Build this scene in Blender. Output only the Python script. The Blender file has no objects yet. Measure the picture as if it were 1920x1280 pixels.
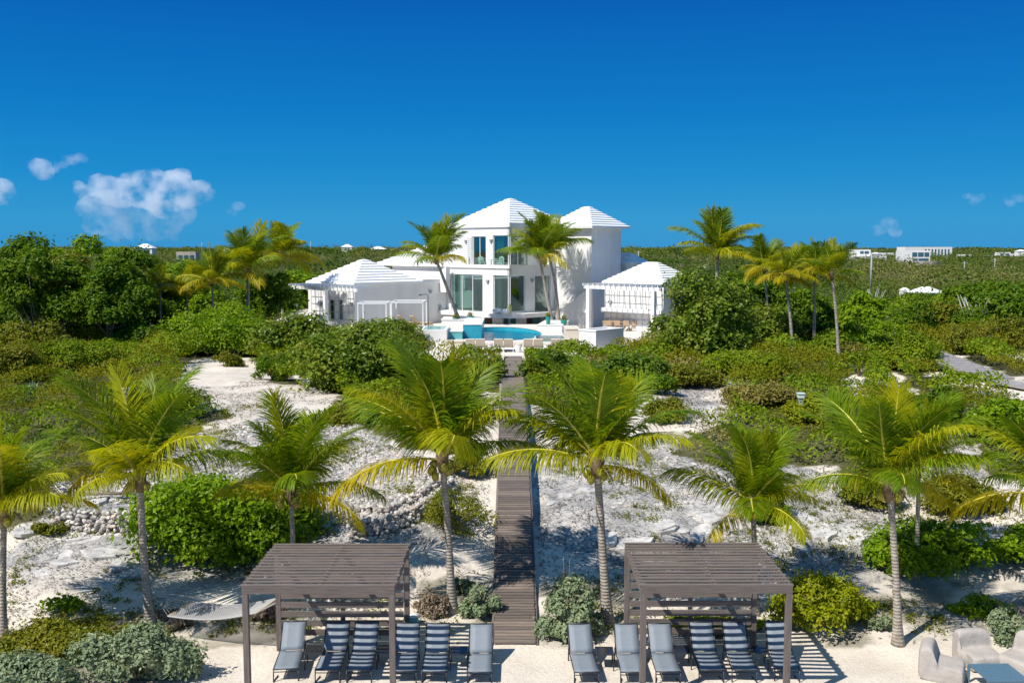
import bpy, math, random
import numpy as np
from mathutils import Vector, Matrix

# ------------------------------------------------------------------ camera, sky, sun, exposure
S = bpy.context.scene
COL = S.collection
F = 1800.0; HOR = 468.0; CH = 10.0            # focal length in photo pixels, horizon row, camera height
PITCH = math.atan((640 - HOR) / F)
SP, CP = math.sin(PITCH), math.cos(PITCH)
cam = bpy.data.cameras.new('camera'); camo = bpy.data.objects.new('camera', cam); COL.objects.link(camo)
cam.sensor_width = 36; cam.lens = 36 * F / 1920; cam.clip_start = 0.1; cam.clip_end = 200000
camo.location = (0, 0, CH); camo.rotation_euler = (math.pi / 2 - PITCH, 0, 0)
S.camera = camo
SUN_EL = math.radians(50.5); SUN_AZ = (-0.783, -0.622)
W = bpy.data.worlds.new('World'); S.world = W; W.use_nodes = True
nt = W.node_tree; nt.nodes.clear()
out = nt.nodes.new('ShaderNodeOutputWorld'); bg = nt.nodes.new('ShaderNodeBackground')
sky = nt.nodes.new('ShaderNodeTexSky'); sky.sky_type = 'NISHITA'; sky.sun_disc = False
sky.sun_elevation = SUN_EL
sky.sun_rotation = math.atan2(SUN_AZ[0], SUN_AZ[1])
sky.altitude = 0; sky.air_density = 1.0; sky.dust_density = 0.2; sky.ozone_density = 3.0
hs = nt.nodes.new('ShaderNodeHueSaturation'); hs.inputs['Saturation'].default_value = 1.2
nt.links.new(sky.outputs[0], hs.inputs['Color'])
# deep polarised blue sky by elevation; unseen overhead stops brightened to add fill light
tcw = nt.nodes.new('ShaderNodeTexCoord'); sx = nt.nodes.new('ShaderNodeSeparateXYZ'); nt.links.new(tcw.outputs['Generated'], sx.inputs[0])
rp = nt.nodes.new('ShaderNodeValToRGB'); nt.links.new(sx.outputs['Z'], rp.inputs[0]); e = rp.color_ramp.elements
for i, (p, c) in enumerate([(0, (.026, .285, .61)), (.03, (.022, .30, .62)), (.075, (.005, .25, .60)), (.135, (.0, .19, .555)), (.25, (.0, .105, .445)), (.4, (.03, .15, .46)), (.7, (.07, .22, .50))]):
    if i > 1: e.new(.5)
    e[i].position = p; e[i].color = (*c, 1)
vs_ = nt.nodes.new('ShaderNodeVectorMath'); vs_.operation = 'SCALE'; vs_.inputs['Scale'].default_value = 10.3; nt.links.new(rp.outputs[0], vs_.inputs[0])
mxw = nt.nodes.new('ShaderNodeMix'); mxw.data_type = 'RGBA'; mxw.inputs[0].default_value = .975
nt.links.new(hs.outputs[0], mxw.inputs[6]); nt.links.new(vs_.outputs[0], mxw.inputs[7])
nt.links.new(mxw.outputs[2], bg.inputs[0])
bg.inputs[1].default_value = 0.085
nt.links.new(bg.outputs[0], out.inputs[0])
sl = bpy.data.lights.new('sun', 'SUN'); sl.energy = 5.0; sl.angle = math.radians(0.5); sl.color = (1, 0.95, 0.86)
so = bpy.data.objects.new('sun', sl); COL.objects.link(so)
sd = Vector((SUN_AZ[0] * math.cos(SUN_EL), SUN_AZ[1] * math.cos(SUN_EL), math.sin(SUN_EL)))
so.rotation_euler = sd.to_track_quat('Z', 'Y').to_euler(); so.location = (-20, -10, 40)
S.view_settings.view_transform = 'Standard'; S.view_settings.look = 'None'
S.view_settings.exposure = 0.24; S.view_settings.gamma = 1.0; S.view_settings.use_curve_mapping = False
S.render.engine = 'CYCLES'
S.cycles.max_bounces = 12; S.cycles.transparent_max_bounces = 16; S.cycles.volume_bounces = 12
S.cycles.diffuse_bounces = 3

R = random.Random(7)
NR = np.random.default_rng(11)

# ------------------------------------------------------------------ pixel helpers (used to author positions in metres)
def ray(px, py):
    dx = (px - 960) / F; up = (640 - py) / F
    return dx, CP + SP * up, -SP + CP * up
def at(px, py, Y):
    dx, dy, dz = ray(px, py); t = Y / dy
    return Vector((dx * t, Y, CH + dz * t))
def on_z(px, py, z):
    dx, dy, dz = ray(px, py); t = (z - CH) / dz
    return Vector((dx * t, dy * t, z))
def proj(x, y, z):
    fw = y * CP - (z - CH) * SP; up = y * SP + (z - CH) * CP
    fw = np.maximum(fw, 0.01)
    return 960 + F * x / fw, 640 - F * up / fw

def hash2(ix, iy, seed):
    h = (ix.astype(np.int64) * 374761393 + iy.astype(np.int64) * 668265263 + seed * 974634777) & 0x7fffffff
    h = ((h ^ (h >> 13)) * 1274126177) & 0x7fffffff
    return ((h ^ (h >> 16)) & 0xffff) / 65535.0
def vnoise(x, y, seed=0):
    x = np.asarray(x, float); y = np.asarray(y, float)
    ix = np.floor(x); iy = np.floor(y); fx = x - ix; fy = y - iy
    fx = fx * fx * (3 - 2 * fx); fy = fy * fy * (3 - 2 * fy)
    a = hash2(ix, iy, seed); b = hash2(ix + 1, iy, seed); c = hash2(ix, iy + 1, seed); d = hash2(ix + 1, iy + 1, seed)
    return (a * (1 - fx) + b * fx) * (1 - fy) + (c * (1 - fx) + d * fx) * fy
def fbm(x, y, o=4, seed=0):
    s = 0; a = 0.5
    for k in range(o):
        s = s + a * vnoise(x * 2 ** k, y * 2 ** k, seed + k * 17); a *= 0.5
    return s
def smooth(a, b, x):
    t = np.clip((np.asarray(x, float) - a) / (b - a), 0, 1); return t * t * (3 - 2 * t)

TY = [-100, 23.2, 25, 28, 31, 36, 39, 46, 61, 70, 95, 130]
TZ = [0, 0, .18, .72, 1.25, 2.1, 2.6, 2.95, 2.95, 2.9, 3.1, 3.2]
def terr(x, y):
    x = np.asarray(x, float); y = np.asarray(y, float)
    ys = y + (fbm(x / 9, y / 40, 2, 5) - .37) * 6 * smooth(2.0, 9, np.abs(x)) * smooth(20, 26, y) * (1 - smooth(50, 60, y))
    z = np.interp(ys, TY, TZ)
    rough = smooth(23, 27, y)
    house = (1 - smooth(20, 26, np.abs(x - 0))) * smooth(56, 61, y) * (1 - smooth(112, 125, y))
    walk = 1 - smooth(0.7, 2.5, np.abs(x - .05))
    bump = (fbm(x / 3.1, y / 3.1, 3, 21) - .44) * .55 + (fbm(x / 11, y / 11, 2, 33) - .37) * .9 * smooth(28, 40, y)
    z = z + bump * rough * (1 - house) * (1 - .85 * walk)
    led = np.abs(fbm(x / 1.7, y / 1.1, 4, 78) - .47) * 2
    z = z + (fbm(x / 0.7, y / 0.7, 2, 77) - .37) * .05 + (.16 - np.minimum(led, .16)) * -1.9 * smooth(24.5, 26, y) * (1 - smooth(44, 50, y)) * walk * smooth(.42, .6, fbm(x / 6, y / 6, 2, 79))
    far = smooth(130, 480, y); rt = smooth(.12, .4, x / np.maximum(y, 1))
    z = z + far * (4.6 - 2.9 * rt + (fbm(x / 260, y / 260, 3, 91) - .44) * 4) + smooth(500, 1500, y) * (1.0 + 2.0 * rt + (fbm(x / 120, y / 500, 4, 97) - .47) * 16)
    left = smooth(-.545, -.525, x / np.maximum(y, 1)) ; lf = smooth(250, 330, y)
    z = z * (1 - lf * (1 - left)) - 3 * lf * (1 - left)
    z = z - 14 * smooth(2100, 2600, y)
    return z
def tz(x, y): return float(terr(np.array([x]), np.array([y]))[0])
def G(px, py):
    dx, dy, dz = ray(px, py)
    ys = np.concatenate([np.arange(15, 130, .05), np.arange(130, 2500, 2.0)])
    t = ys / dy; zz = CH + dz * t - terr(dx * t, ys)
    i = np.argmax(zz < 0) if (zz < 0).any() else len(ys) - 1
    return Vector((dx * t[i], ys[i], tz(dx * t[i], ys[i])))
def inpoly(px, py, poly):
    r = np.zeros(px.shape, bool); n = len(poly)
    for i in range(n):
        x1, y1 = poly[i]; x2, y2 = poly[(i + 1) % n]
        if y1 == y2: continue
        c = ((y1 > py) != (y2 > py)) & (px < (x2 - x1) * (py - y1) / (y2 - y1) + x1)
        r ^= c
    return r

# ------------------------------------------------------------------ object helpers
def tag(o, label=None, cat=None, group=None, kind=None):
    if label: o['label'] = label
    if cat: o['category'] = cat
    if group: o['group'] = group
    if kind: o['kind'] = kind
    return o
def empty(name, loc, label, cat, group=None, rz=0):
    o = bpy.data.objects.new(name, None); COL.objects.link(o); o.location = loc; o.rotation_euler = (0, 0, rz)
    o.empty_display_size = .2
    return tag(o, label, cat, group)
class MB:
    def __init__(s): s.v = []; s.f = []; s.m = []; s.sm = []
    def add(s, vs, fs, mi=0, smooth=False, M=None):
        b = len(s.v)
        s.v += [tuple(M @ Vector(p)) for p in vs] if M is not None else [tuple(p) for p in vs]
        for f in fs: s.f.append(tuple(b + i for i in f)); s.m.append(mi); s.sm.append(smooth)
    def box(s, x0, x1, y0, y1, z0, z1, mi=0, M=None):
        vs = [(x0,y0,z0),(x1,y0,z0),(x1,y1,z0),(x0,y1,z0),(x0,y0,z1),(x1,y0,z1),(x1,y1,z1),(x0,y1,z1)]
        s.add(vs, [(0,3,2,1),(4,5,6,7),(0,1,5,4),(1,2,6,5),(2,3,7,6),(3,0,4,7)], mi, False, M)
    def bar(s, p, q, w, h=None, mi=0):
        p = Vector(p); q = Vector(q); h = h or w; d = (q - p); L = d.length
        if L < 1e-6: return
        rot = d.to_track_quat('X', 'Z').to_matrix().to_4x4()
        s.box(0, L, -w/2, w/2, -h/2, h/2, mi, Matrix.Translation(p) @ rot)
    def tube(s, pts, rad, n=8, mi=0, cap=True):
        pts = [Vector(p) for p in pts]
        if not hasattr(rad, '__len__'): rad = [rad] * len(pts)
        vs = []; fs = []
        up = Vector((0.13, 0.99, 0.05))
        for i, p in enumerate(pts):
            d = (pts[min(i+1, len(pts)-1)] - pts[max(i-1, 0)]).normalized()
            a = d.cross(up)
            if a.length < .05: a = d.cross(Vector((1, 0, 0)))
            a.normalize(); b = d.cross(a)
            for k in range(n):
                t = 2 * math.pi * k / n; vs.append(p + (a * math.cos(t) + b * math.sin(t)) * rad[i])
        for i in range(len(pts) - 1):
            for k in range(n):
                k2 = (k + 1) % n; fs.append((i*n+k, i*n+k2, (i+1)*n+k2, (i+1)*n+k))
        if cap: fs.append(tuple(range(n))[::-1]); fs.append(tuple((len(pts)-1)*n + k for k in range(n)))
        s.add(vs, fs, mi, True)
    def lathe(s, prof, n=16, mi=0, M=None):
        vs = []; fs = []
        for r, z in prof:
            for k in range(n):
                t = 2*math.pi*k/n; vs.append((r*math.cos(t), r*math.sin(t), z))
        for i in range(len(prof)-1):
            for k in range(n):
                k2 = (k+1) % n; fs.append((i*n+k, i*n+k2, (i+1)*n+k2, (i+1)*n+k))
        fs.append(tuple(range(n))[::-1]); fs.append(tuple((len(prof)-1)*n+k for k in range(n)))
        s.add(vs, fs, mi, True, M)
    def sphere(s, c, r, seg=10, rings=7, mi=0, M=None):
        rx, ry, rz = r if hasattr(r, '__len__') else (r, r, r)
        vs = [(c[0], c[1], c[2]-rz)]
        for i in range(1, rings):
            a = -math.pi/2 + math.pi*i/rings
            for k in range(seg):
                t = 2*math.pi*k/seg; vs.append((c[0]+rx*math.cos(a)*math.cos(t), c[1]+ry*math.cos(a)*math.sin(t), c[2]+rz*math.sin(a)))
        vs.append((c[0], c[1], c[2]+rz)); L = len(vs)-1; fs = []
        for k in range(seg):
            k2 = (k+1) % seg
            fs.append((0, 1+k2, 1+k)); fs.append((L, L-seg+k, L-seg+k2))
            for i in range(rings-2): fs.append((1+i*seg+k, 1+i*seg+k2, 1+(i+1)*seg+k2, 1+(i+1)*seg+k))
        s.add(vs, fs, mi, True, M)
    def prism(s, poly, z0, z1, mi=0, M=None):
        n = len(poly); vs = [(x, y, z0) for x, y in poly] + [(x, y, z1) for x, y in poly]
        fs = [tuple(range(n))[::-1], tuple(range(n, 2*n))] + [(i, (i+1) % n, n+(i+1) % n, n+i) for i in range(n)]
        s.add(vs, fs, mi, False, M)
    def mesh(s, name):
        me = bpy.data.meshes.new(name); me.from_pydata(s.v, [], s.f)
        me.polygons.foreach_set('material_index', s.m); me.polygons.foreach_set('use_smooth', s.sm); me.update()
        return me
    def build(s, name, mats, parent=None, bevel=0, loc=None):
        o = bpy.data.objects.new(name, s.mesh(name)); COL.objects.link(o)
        for m in (mats if isinstance(mats, (list, tuple)) else [mats]): o.data.materials.append(m)
        if parent: o.parent = parent
        if loc is not None: o.location = loc
        if bevel:
            b = o.modifiers.new('bevel', 'BEVEL'); b.width = bevel; b.segments = 2; b.limit_method = 'ANGLE'
        return o
def npmesh(name, V, Q, mats, parent=None, smooth=False, tri=False, midx=None):
    k = 3 if tri else 4
    me = bpy.data.meshes.new(name); V = np.asarray(V, np.float32); Q = np.asarray(Q, np.int32)
    me.vertices.add(len(V)); me.vertices.foreach_set('co', V.ravel())
    me.loops.add(Q.size); me.loops.foreach_set('vertex_index', Q.ravel())
    me.polygons.add(len(Q)); me.polygons.foreach_set('loop_start', np.arange(0, Q.size, k, dtype=np.int32))
    me.polygons.foreach_set('use_smooth', np.full(len(Q), smooth))
    if midx is not None: me.polygons.foreach_set('material_index', midx.astype(np.int32))
    me.update(calc_edges=True); me.validate()
    o = bpy.data.objects.new(name, me); COL.objects.link(o)
    for m in (mats if isinstance(mats, (list, tuple)) else [mats]): me.materials.append(m)
    if parent: o.parent = parent
    return o
def copy_tree(o, parent=None):
    c = o.copy(); COL.objects.link(c)
    if parent: c.parent = parent
    for ch in o.children: copy_tree(ch, c)
    return c

# ------------------------------------------------------------------ materials
def mat(name): 
    m = bpy.data.materials.new(name); m.use_nodes = True; n = m.node_tree
    return m, n, n.nodes['Principled BSDF']
def N(n, t, **kw):
    x = n.nodes.new(t)
    for k, v in kw.items(): setattr(x, k, v)
    return x
def ramp(n, stops, fac):
    r = N(n, 'ShaderNodeValToRGB'); e = r.color_ramp.elements
    while len(e) < len(stops): e.new(.5)
    for i, (p, c) in enumerate(stops): e[i].position = p; e[i].color = (*c, 1) if len(c) == 3 else c
    n.links.new(fac, r.inputs[0]); return r.outputs[0]
def noise(n, scale, coord='Object', detail=5, rough=.6, vec=None):
    x = N(n, 'ShaderNodeTexNoise'); x.inputs['Scale'].default_value = scale; x.inputs['Detail'].default_value = detail
    x.inputs['Roughness'].default_value = rough
    if vec is None: vec = N(n, 'ShaderNodeTexCoord').outputs[coord]
    n.links.new(vec, x.inputs['Vector']); return x.outputs['Fac']
def wpos(n): return N(n, 'ShaderNodeNewGeometry').outputs['Position']
def mixc(n, fac, a, b, mode='MIX'):
    x = N(n, 'ShaderNodeMix'); x.data_type = 'RGBA'; x.blend_type = mode
    for s, v in ((x.inputs[0], fac), (x.inputs[6], a), (x.inputs[7], b)):
        if hasattr(v, 'is_linked') or hasattr(v, 'links'): n.links.new(v, s)
        elif hasattr(v, '__len__'): s.default_value = (*v, 1) if len(v) == 3 else v
        else: s.default_value = v
    return x.outputs[2]
def bump(n, b, h, strength=.4, dist=.02):
    x = N(n, 'ShaderNodeBump'); x.inputs['Strength'].default_value = strength; x.inputs['Distance'].default_value = dist
    n.links.new(h, x.inputs['Height']); n.links.new(x.outputs[0], b.inputs['Normal'])
def plain(name, c, rough=.6, var=.12, scale=4, metal=0, bmp=0, island=0):
    m, n, b = mat(name)
    f = noise(n, scale)
    lo = tuple(max(0, x * (1 - var)) for x in c); hi = tuple(min(1, x * (1 + var)) for x in c)
    o = ramp(n, [(.3, lo), (.7, hi)], f)
    if island:
        ri = N(n, 'ShaderNodeNewGeometry').outputs['Random Per Island']
        g = ramp(n, [(0, (1 - island,) * 3), (1, (1 + island * .5,) * 3)], ri)
        o = mixc(n, 1.0, o, g, 'MULTIPLY')
    n.links.new(o, b.inputs['Base Color']); b.inputs['Roughness'].default_value = rough; b.inputs['Metallic'].default_value = metal
    if bmp: bump(n, b, noise(n, scale * 8), bmp)
    return m
def leafmat(name, stops, trans=.35, rough=.45, nscale=.8, spec=.4, gain=1.3):
    """leaf colours: random per leaf, with slow drift between clumps"""
    m, n, b = mat(name)
    ri = N(n, 'ShaderNodeNewGeometry').outputs['Random Per Island']
    nf = noise(n, nscale, vec=wpos(n), detail=2)
    a = N(n, 'ShaderNodeMath', operation='MULTIPLY_ADD'); n.links.new(nf, a.inputs[0]); a.inputs[1].default_value = gain; a.inputs[2].default_value = .23 - gain * .5
    c = N(n, 'ShaderNodeMath', operation='MULTIPLY_ADD'); n.links.new(ri, c.inputs[0]); c.inputs[1].default_value = .55; n.links.new(a.outputs[0], c.inputs[2])
    col = ramp(n, stops, c.outputs[0])
    n.links.new(col, b.inputs['Base Color']); b.inputs['Roughness'].default_value = rough
    b.inputs['Specular IOR Level'].default_value = spec
    tr = N(n, 'ShaderNodeBsdfTranslucent')
    tc = mixc(n, 1.0, col, (1.25, 1.15, .5), 'MULTIPLY'); n.links.new(tc, tr.inputs[0])
    mx = N(n, 'ShaderNodeMixShader'); mx.inputs[0].default_value = trans
    n.links.new(b.outputs[0], mx.inputs[1]); n.links.new(tr.outputs[0], mx.inputs[2])
    n.links.new(mx.outputs[0], n.nodes['Material Output'].inputs[0])
    return m
M = {}
M['bright'] = leafmat('bright_leaf', [(0, (.085, .17, .004)), (.5, (.195, .33, .006)), (1, (.35, .45, .014))], trans=.45, spec=.2)
M['seagrape'] = leafmat('seagrape_leaf', [(0, (.06, .115, .008)), (.5, (.155, .235, .014)), (.85, (.28, .34, .04)), (1, (.36, .32, .08))], rough=.4, spec=.25, trans=.4)
M['olive'] = leafmat('olive_leaf', [(0, (.09, .115, .006)), (.5, (.19, .21, .012)), (1, (.31, .28, .03))], spec=.2)
M['dark'] = leafmat('dark_leaf', [(0, (.05, .12, .004)), (.5, (.115, .215, .007)), (1, (.24, .31, .014))], spec=.2, trans=.42)
M['silver'] = leafmat('silver_leaf', [(0, (.13, .19, .10)), (.5, (.25, .32, .18)), (1, (.4, .44, .27))], trans=.25, rough=.7, spec=.2)
M['yellow'] = leafmat('yellow_leaf', [(0, (.14, .20, .004)), (.5, (.27, .32, .006)), (1, (.4, .38, .02))], trans=.42, spec=.2)
M['dry'] = leafmat('dry_leaf', [(0, (.15, .11, .07)), (.5, (.28, .22, .15)), (1, (.42, .34, .28))], trans=.2, rough=.7)
M['hedge'] = leafmat('hedge_leaf', [(0, (.06, .13, .006)), (.5, (.13, .22, .012)), (1, (.27, .33, .04))], rough=.4, spec=.3)
M['scrub'] = leafmat('scrub_leaf', [(0, (.10, .125, .006)), (.4, (.185, .205, .008)), (.75, (.26, .25, .012)), (1, (.36, .31, .05))], nscale=.35, spec=.12, trans=.4)
M['scrubg'] = leafmat('green_scrub_leaf', [(0, (.085, .145, .004)), (.5, (.185, .28, .008)), (1, (.34, .38, .02))], nscale=.5, spec=.15, trans=.4)
M['scrubb'] = leafmat('brown_scrub_leaf', [(0, (.13, .125, .02)), (.5, (.25, .225, .04)), (1, (.42, .34, .14))], nscale=.5, spec=.1, trans=.3)
M['litter'] = plain('dark_litter', (.13, .1, .075), .9, .3, island=.5)
M['far'] = leafmat('far_leaf', [(0, (.03, .07, .012)), (.3, (.06, .115, .016)), (.6, (.125, .17, .024)), (.8, (.17, .185, .04)), (1, (.25, .22, .1))], nscale=.016, trans=.3, spec=.05, gain=2.6)
M['agave'] = leafmat('agave_leaf', [(0, (.10, .2, .12)), (.6, (.2, .33, .2)), (1, (.32, .42, .25))], trans=.15)
M['frond'] = leafmat('frond_green', [(0, (.075, .155, .004)), (.5, (.17, .27, .006)), (1, (.34, .39, .012))], trans=.5, nscale=1.2, spec=.25)
M['frondy'] = leafmat('frond_lime', [(0, (.2, .26, .004)), (.5, (.36, .39, .006)), (1, (.52, .47, .014))], trans=.5, nscale=1.2, spec=.25)
M['frondo'] = leafmat('frond_yellow', [(0, (.28, .31, .006)), (.5, (.46, .42, .01)), (1, (.58, .42, .02))], trans=.5, nscale=1.2, spec=.2)
M['frondd'] = leafmat('frond_dry', [(0, (.14, .09, .04)), (1, (.3, .21, .11))], trans=.2)
M['rachis'] = plain('rachis', (.5, .45, .05), .5, .3)
M['coconut'] = plain('coconut', (.3, .27, .02), .4, .35, 6)
M['fibre'] = plain('palm_fibre', (.19, .13, .07), .9, .4, 12)
M['twig'] = plain('twig', (.2, .16, .12), .9, .3)
m, n, b = mat('palm_trunk')
w = N(n, 'ShaderNodeTexWave'); w.wave_type = 'BANDS'; w.bands_direction = 'Z'; w.inputs['Scale'].default_value = 3.6; w.inputs['Distortion'].default_value = 2.2; w.inputs['Detail'].default_value = 3
n.links.new(N(n, 'ShaderNodeTexCoord').outputs['Object'], w.inputs['Vector'])
c1 = ramp(n, [(0, (.33, .3, .265)), (.4, (.39, .355, .315)), (1, (.44, .405, .36))], w.outputs['Fac'])
c2 = ramp(n, [(.35, (.6, .56, .5)), (.7, (1.1, 1.08, 1.05))], noise(n, 5))
n.links.new(mixc(n, 1, c1, c2, 'MULTIPLY'), b.inputs['Base Color']); b.inputs['Roughness'].default_value = .85
bump(n, b, w.outputs['Fac'], .5, .03); M['trunk'] = m
M['stucco'] = plain('white_stucco', (.8, .79, .77), .75, .05, 1.2, bmp=.08)
m, n, b = mat('streaked_stucco'); tc_ = N(n, 'ShaderNodeTexCoord'); mp_ = N(n, 'ShaderNodeMapping'); mp_.inputs['Scale'].default_value = (.9, .9, .15); n.links.new(tc_.outputs['Object'], mp_.inputs[0])
c1 = ramp(n, [(.35, (.755, .745, .725)), (.6, (.80, .792, .775))], noise(n, 1.3, vec=mp_.outputs[0], detail=6)); c2 = ramp(n, [(.3, (.93, .93, .93)), (.6, (1, 1, 1))], noise(n, .6))
n.links.new(mixc(n, 1, c1, c2, 'MULTIPLY'), b.inputs['Base Color']); b.inputs['Roughness'].default_value = .8; bump(n, b, noise(n, 30), .1); M['stucco'] = m
M['roof'] = plain('white_roof', (.84, .84, .83), .6, .03, 1.5)
M['white'] = plain('white_paint', (.8, .8, .79), .4, .03)
m, n, b = mat('bag_fabric'); f_ = noise(n, 2.2, detail=3); n.links.new(ramp(n, [(.3, (.37, .335, .305)), (.7, (.45, .41, .38))], f_), b.inputs['Base Color']); b.inputs['Roughness'].default_value = .92; b.inputs['Specular IOR Level'].default_value = .15; bump(n, b, noise(n, 3.2, detail=4), .9, .05); M['offwhite'] = m
M['ledge'] = plain('grey_limestone_ledge', (.5, .475, .445), .9, .4, 3, bmp=.8)
M['beige'] = plain('beige_cushion', (.66, .58, .47), .8, .06, 6)
M['tan'] = plain('tan_wicker', (.42, .3, .19), .7, .2, 20)
M['teak'] = plain('teak', (.45, .32, .17), .6, .2, 12)
M['teal'] = plain('teal_glaze', (.012, .3, .24), .3, .12)
M['tealwall'] = plain('teal_wall', (.12, .42, .42), .6, .08)
M['tile'] = plain('pool_tile', (.03, .36, .46), .3, .15, 3)
M['brown'] = plain('brown_door', (.09, .055, .045), .5, .2)
M['dark_metal'] = plain('dark_metal', (.045, .05, .06), .4, .1, metal=.3)
M['sling'] = plain('slate_sling', (.195, .225, .26), .65, .06, 14, bmp=.05)
M['smoked'] = plain('smoked_glass', (.02, .022, .026), .12, .05)
M['bluetop'] = plain('blue_grey_metal', (.09, .17, .235), .5, .06, 8)
M['lampgrey'] = plain('grey_post', (.3, .34, .33), .6, .1)
M['palelamp'] = plain('pale_lamp_head', (.55, .66, .6), .4, .05)
M['rope'] = plain('white_rope', (.38, .375, .37), .9, .1, 20)
M['wire'] = plain('grey_wire', (.5, .5, .51), .5, .1)
M['mint'] = plain('mint_curtain', (.35, .62, .5), .8, .1, 3)
M['ruin'] = plain('raw_concrete', (.45, .4, .34), .9, .2, .5)
M['blockglass'] = plain('far_window', (.05, .12, .15), .15, .2)
M['clay'] = plain('clay_wall', (.5, .36, .24), .85, .2, 3)
def wood(name, c, axis='X'):
    m, n, b = mat(name)
    tc = N(n, 'ShaderNodeTexCoord'); mp = N(n, 'ShaderNodeMapping')
    mp.inputs['Scale'].default_value = (1.2, 22, 22) if axis == 'X' else (22, 22, 1.2)
    n.links.new(tc.outputs['Object'], mp.inputs[0])
    f = noise(n, 1.6, vec=mp.outputs[0], detail=6, rough=.7)
    o = ramp(n, [(.3, tuple(x * .55 for x in c)), (.55, c), (.8, tuple(min(1, x * 1.5) for x in c))], f)
    ri = N(n, 'ShaderNodeNewGeometry').outputs['Random Per Island']
    g = ramp(n, [(0, (.62, .6, .6)), (.5, (.95, .93, .9)), (1, (1.35, 1.28, 1.2))], ri)
    n.links.new(mixc(n, 1, o, g, 'MULTIPLY'), b.inputs['Base Color']); b.inputs['Roughness'].default_value = .85
    bump(n, b, f, .5, .01); return m
M['wood'] = wood('weathered_slat', (.165, .138, .125)); M['woodz'] = wood('weathered_post', (.185, .156, .142), 'Z')
M['plank'] = wood('boardwalk_plank', (.205, .168, .147))
M['inner'] = plain('interior_grey', (.14, .16, .155), .8, .1)
M['step'] = plain('grey_step', (.3, .28, .27), .8, .2, 3)
# stone for the dry walls and rubble
m, n, b = mat('limestone')
ri = N(n, 'ShaderNodeNewGeometry').outputs['Random Per Island']
c1 = ramp(n, [(0, (.36, .33, .3)), (.5, (.55, .52, .48)), (.85, (.68, .63, .57)), (1, (.62, .48, .4))], ri)
c2 = ramp(n, [(.3, (.62, .62, .64)), (.65, (1.08, 1.06, 1.03))], noise(n, 7, vec=wpos(n)))
n.links.new(mixc(n, 1, c1, c2, 'MULTIPLY'), b.inputs['Base Color']); b.inputs['Roughness'].default_value = .9
bump(n, b, noise(n, 25, vec=wpos(n)), .6, .02); M['stone'] = m
# terrain: pale sand, grey limestone crust, dull soil under the scrub (three real ground covers, masks stored on the mesh)
m, n, b = mat('dune_ground')
wp = wpos(n)
at1 = N(n, 'ShaderNodeAttribute', attribute_name='rock').outputs['Fac']; at2 = N(n, 'ShaderNodeAttribute', attribute_name='soil').outputs['Fac']
f1 = noise(n, .6, vec=wp, detail=8, rough=.65); f2 = noise(n, 9, vec=wp, detail=6, rough=.7)
sand = mixc(n, 1, ramp(n, [(.3, (.58, .51, .43)), (.7, (.76, .69, .60))], f1), ramp(n, [(.3, (.88, .87, .85)), (.6, (1.03, 1.03, 1.03))], f2), 'MULTIPLY')
vo = N(n, 'ShaderNodeTexVoronoi'); vo.feature = 'DISTANCE_TO_EDGE'; vo.inputs['Scale'].default_value = 2.6
wv = N(n, 'ShaderNodeVectorMath', operation='ADD'); n.links.new(wp, wv.inputs[0])
dn = N(n, 'ShaderNodeTexNoise'); dn.inputs['Scale'].default_value = 2.5; n.links.new(wp, dn.inputs['Vector']); n.links.new(dn.outputs['Color'], wv.inputs[1])
n.links.new(wv.outputs[0], vo.inputs['Vector'])
crk = ramp(n, [(0, (.32, .32, .34)), (.07, (1, 1, 1))], vo.outputs['Distance'])
rock = mixc(n, 1, ramp(n, [(.3, (.26, .255, .25)), (.5, (.41, .40, .385)), (.72, (.66, .61, .56))], f1), ramp(n, [(.35, (.5, .48, .47)), (.5, (.95, .94, .93)), (.7, (1.12, 1.1, 1.08))], f2), 'MULTIPLY')
rock = mixc(n, 1, rock, crk, 'MULTIPLY')
nb = N(n, 'ShaderNodeMath', operation='MULTIPLY_ADD'); n.links.new(noise(n, 1.1, vec=wp, detail=7, rough=.7), nb.inputs[0]); nb.inputs[1].default_value = 1.6; nb.inputs[2].default_value = -.8
ad = N(n, 'ShaderNodeMath', operation='ADD', use_clamp=True); n.links.new(at1, ad.inputs[0]); n.links.new(nb.outputs[0], ad.inputs[1])
mu = N(n, 'ShaderNodeMath', operation='MULTIPLY', use_clamp=True); n.links.new(ad.outputs[0], mu.inputs[0])
st = N(n, 'ShaderNodeMath', operation='MULTIPLY', use_clamp=True); n.links.new(at1, st.inputs[0]); st.inputs[1].default_value = 2.2
n.links.new(st.outputs[0], mu.inputs[1])
g1 = mixc(n, mu.outputs[0], sand, rock)
soil = ramp(n, [(.3, (.055, .06, .02)), (.55, (.1, .095, .04)), (.75, (.19, .16, .1))], noise(n, 1.7, vec=wp))
g2 = mixc(n, at2, g1, soil)
n.links.new(g2, b.inputs['Base Color']); b.inputs['Roughness'].default_value = .95; b.inputs['Specular IOR Level'].default_value = .2
hh = N(n, 'ShaderNodeMath', operation='MULTIPLY'); n.links.new(f2, hh.inputs[0]); hh.inputs[1].default_value = 1.0
bump(n, b, hh.outputs[0], .7, .06); M['ground'] = m
# paving of the terrace
m, n, b = mat('terrace_paving'); wp = wpos(n)
br = N(n, 'ShaderNodeTexBrick'); br.inputs['Scale'].default_value = 1.0; br.inputs['Mortar Size'].default_value = .012
br.inputs['Color1'].default_value = (.74, .68, .61, 1); br.inputs['Color2'].default_value = (.68, .62, .55, 1); br.inputs['Mortar'].default_value = (.5, .46, .4, 1)
n.links.new(wp, br.inputs['Vector']); n.links.new(br.outputs[0], b.inputs['Base Color']); b.inputs['Roughness'].default_value = .8; M['paving'] = m
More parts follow.
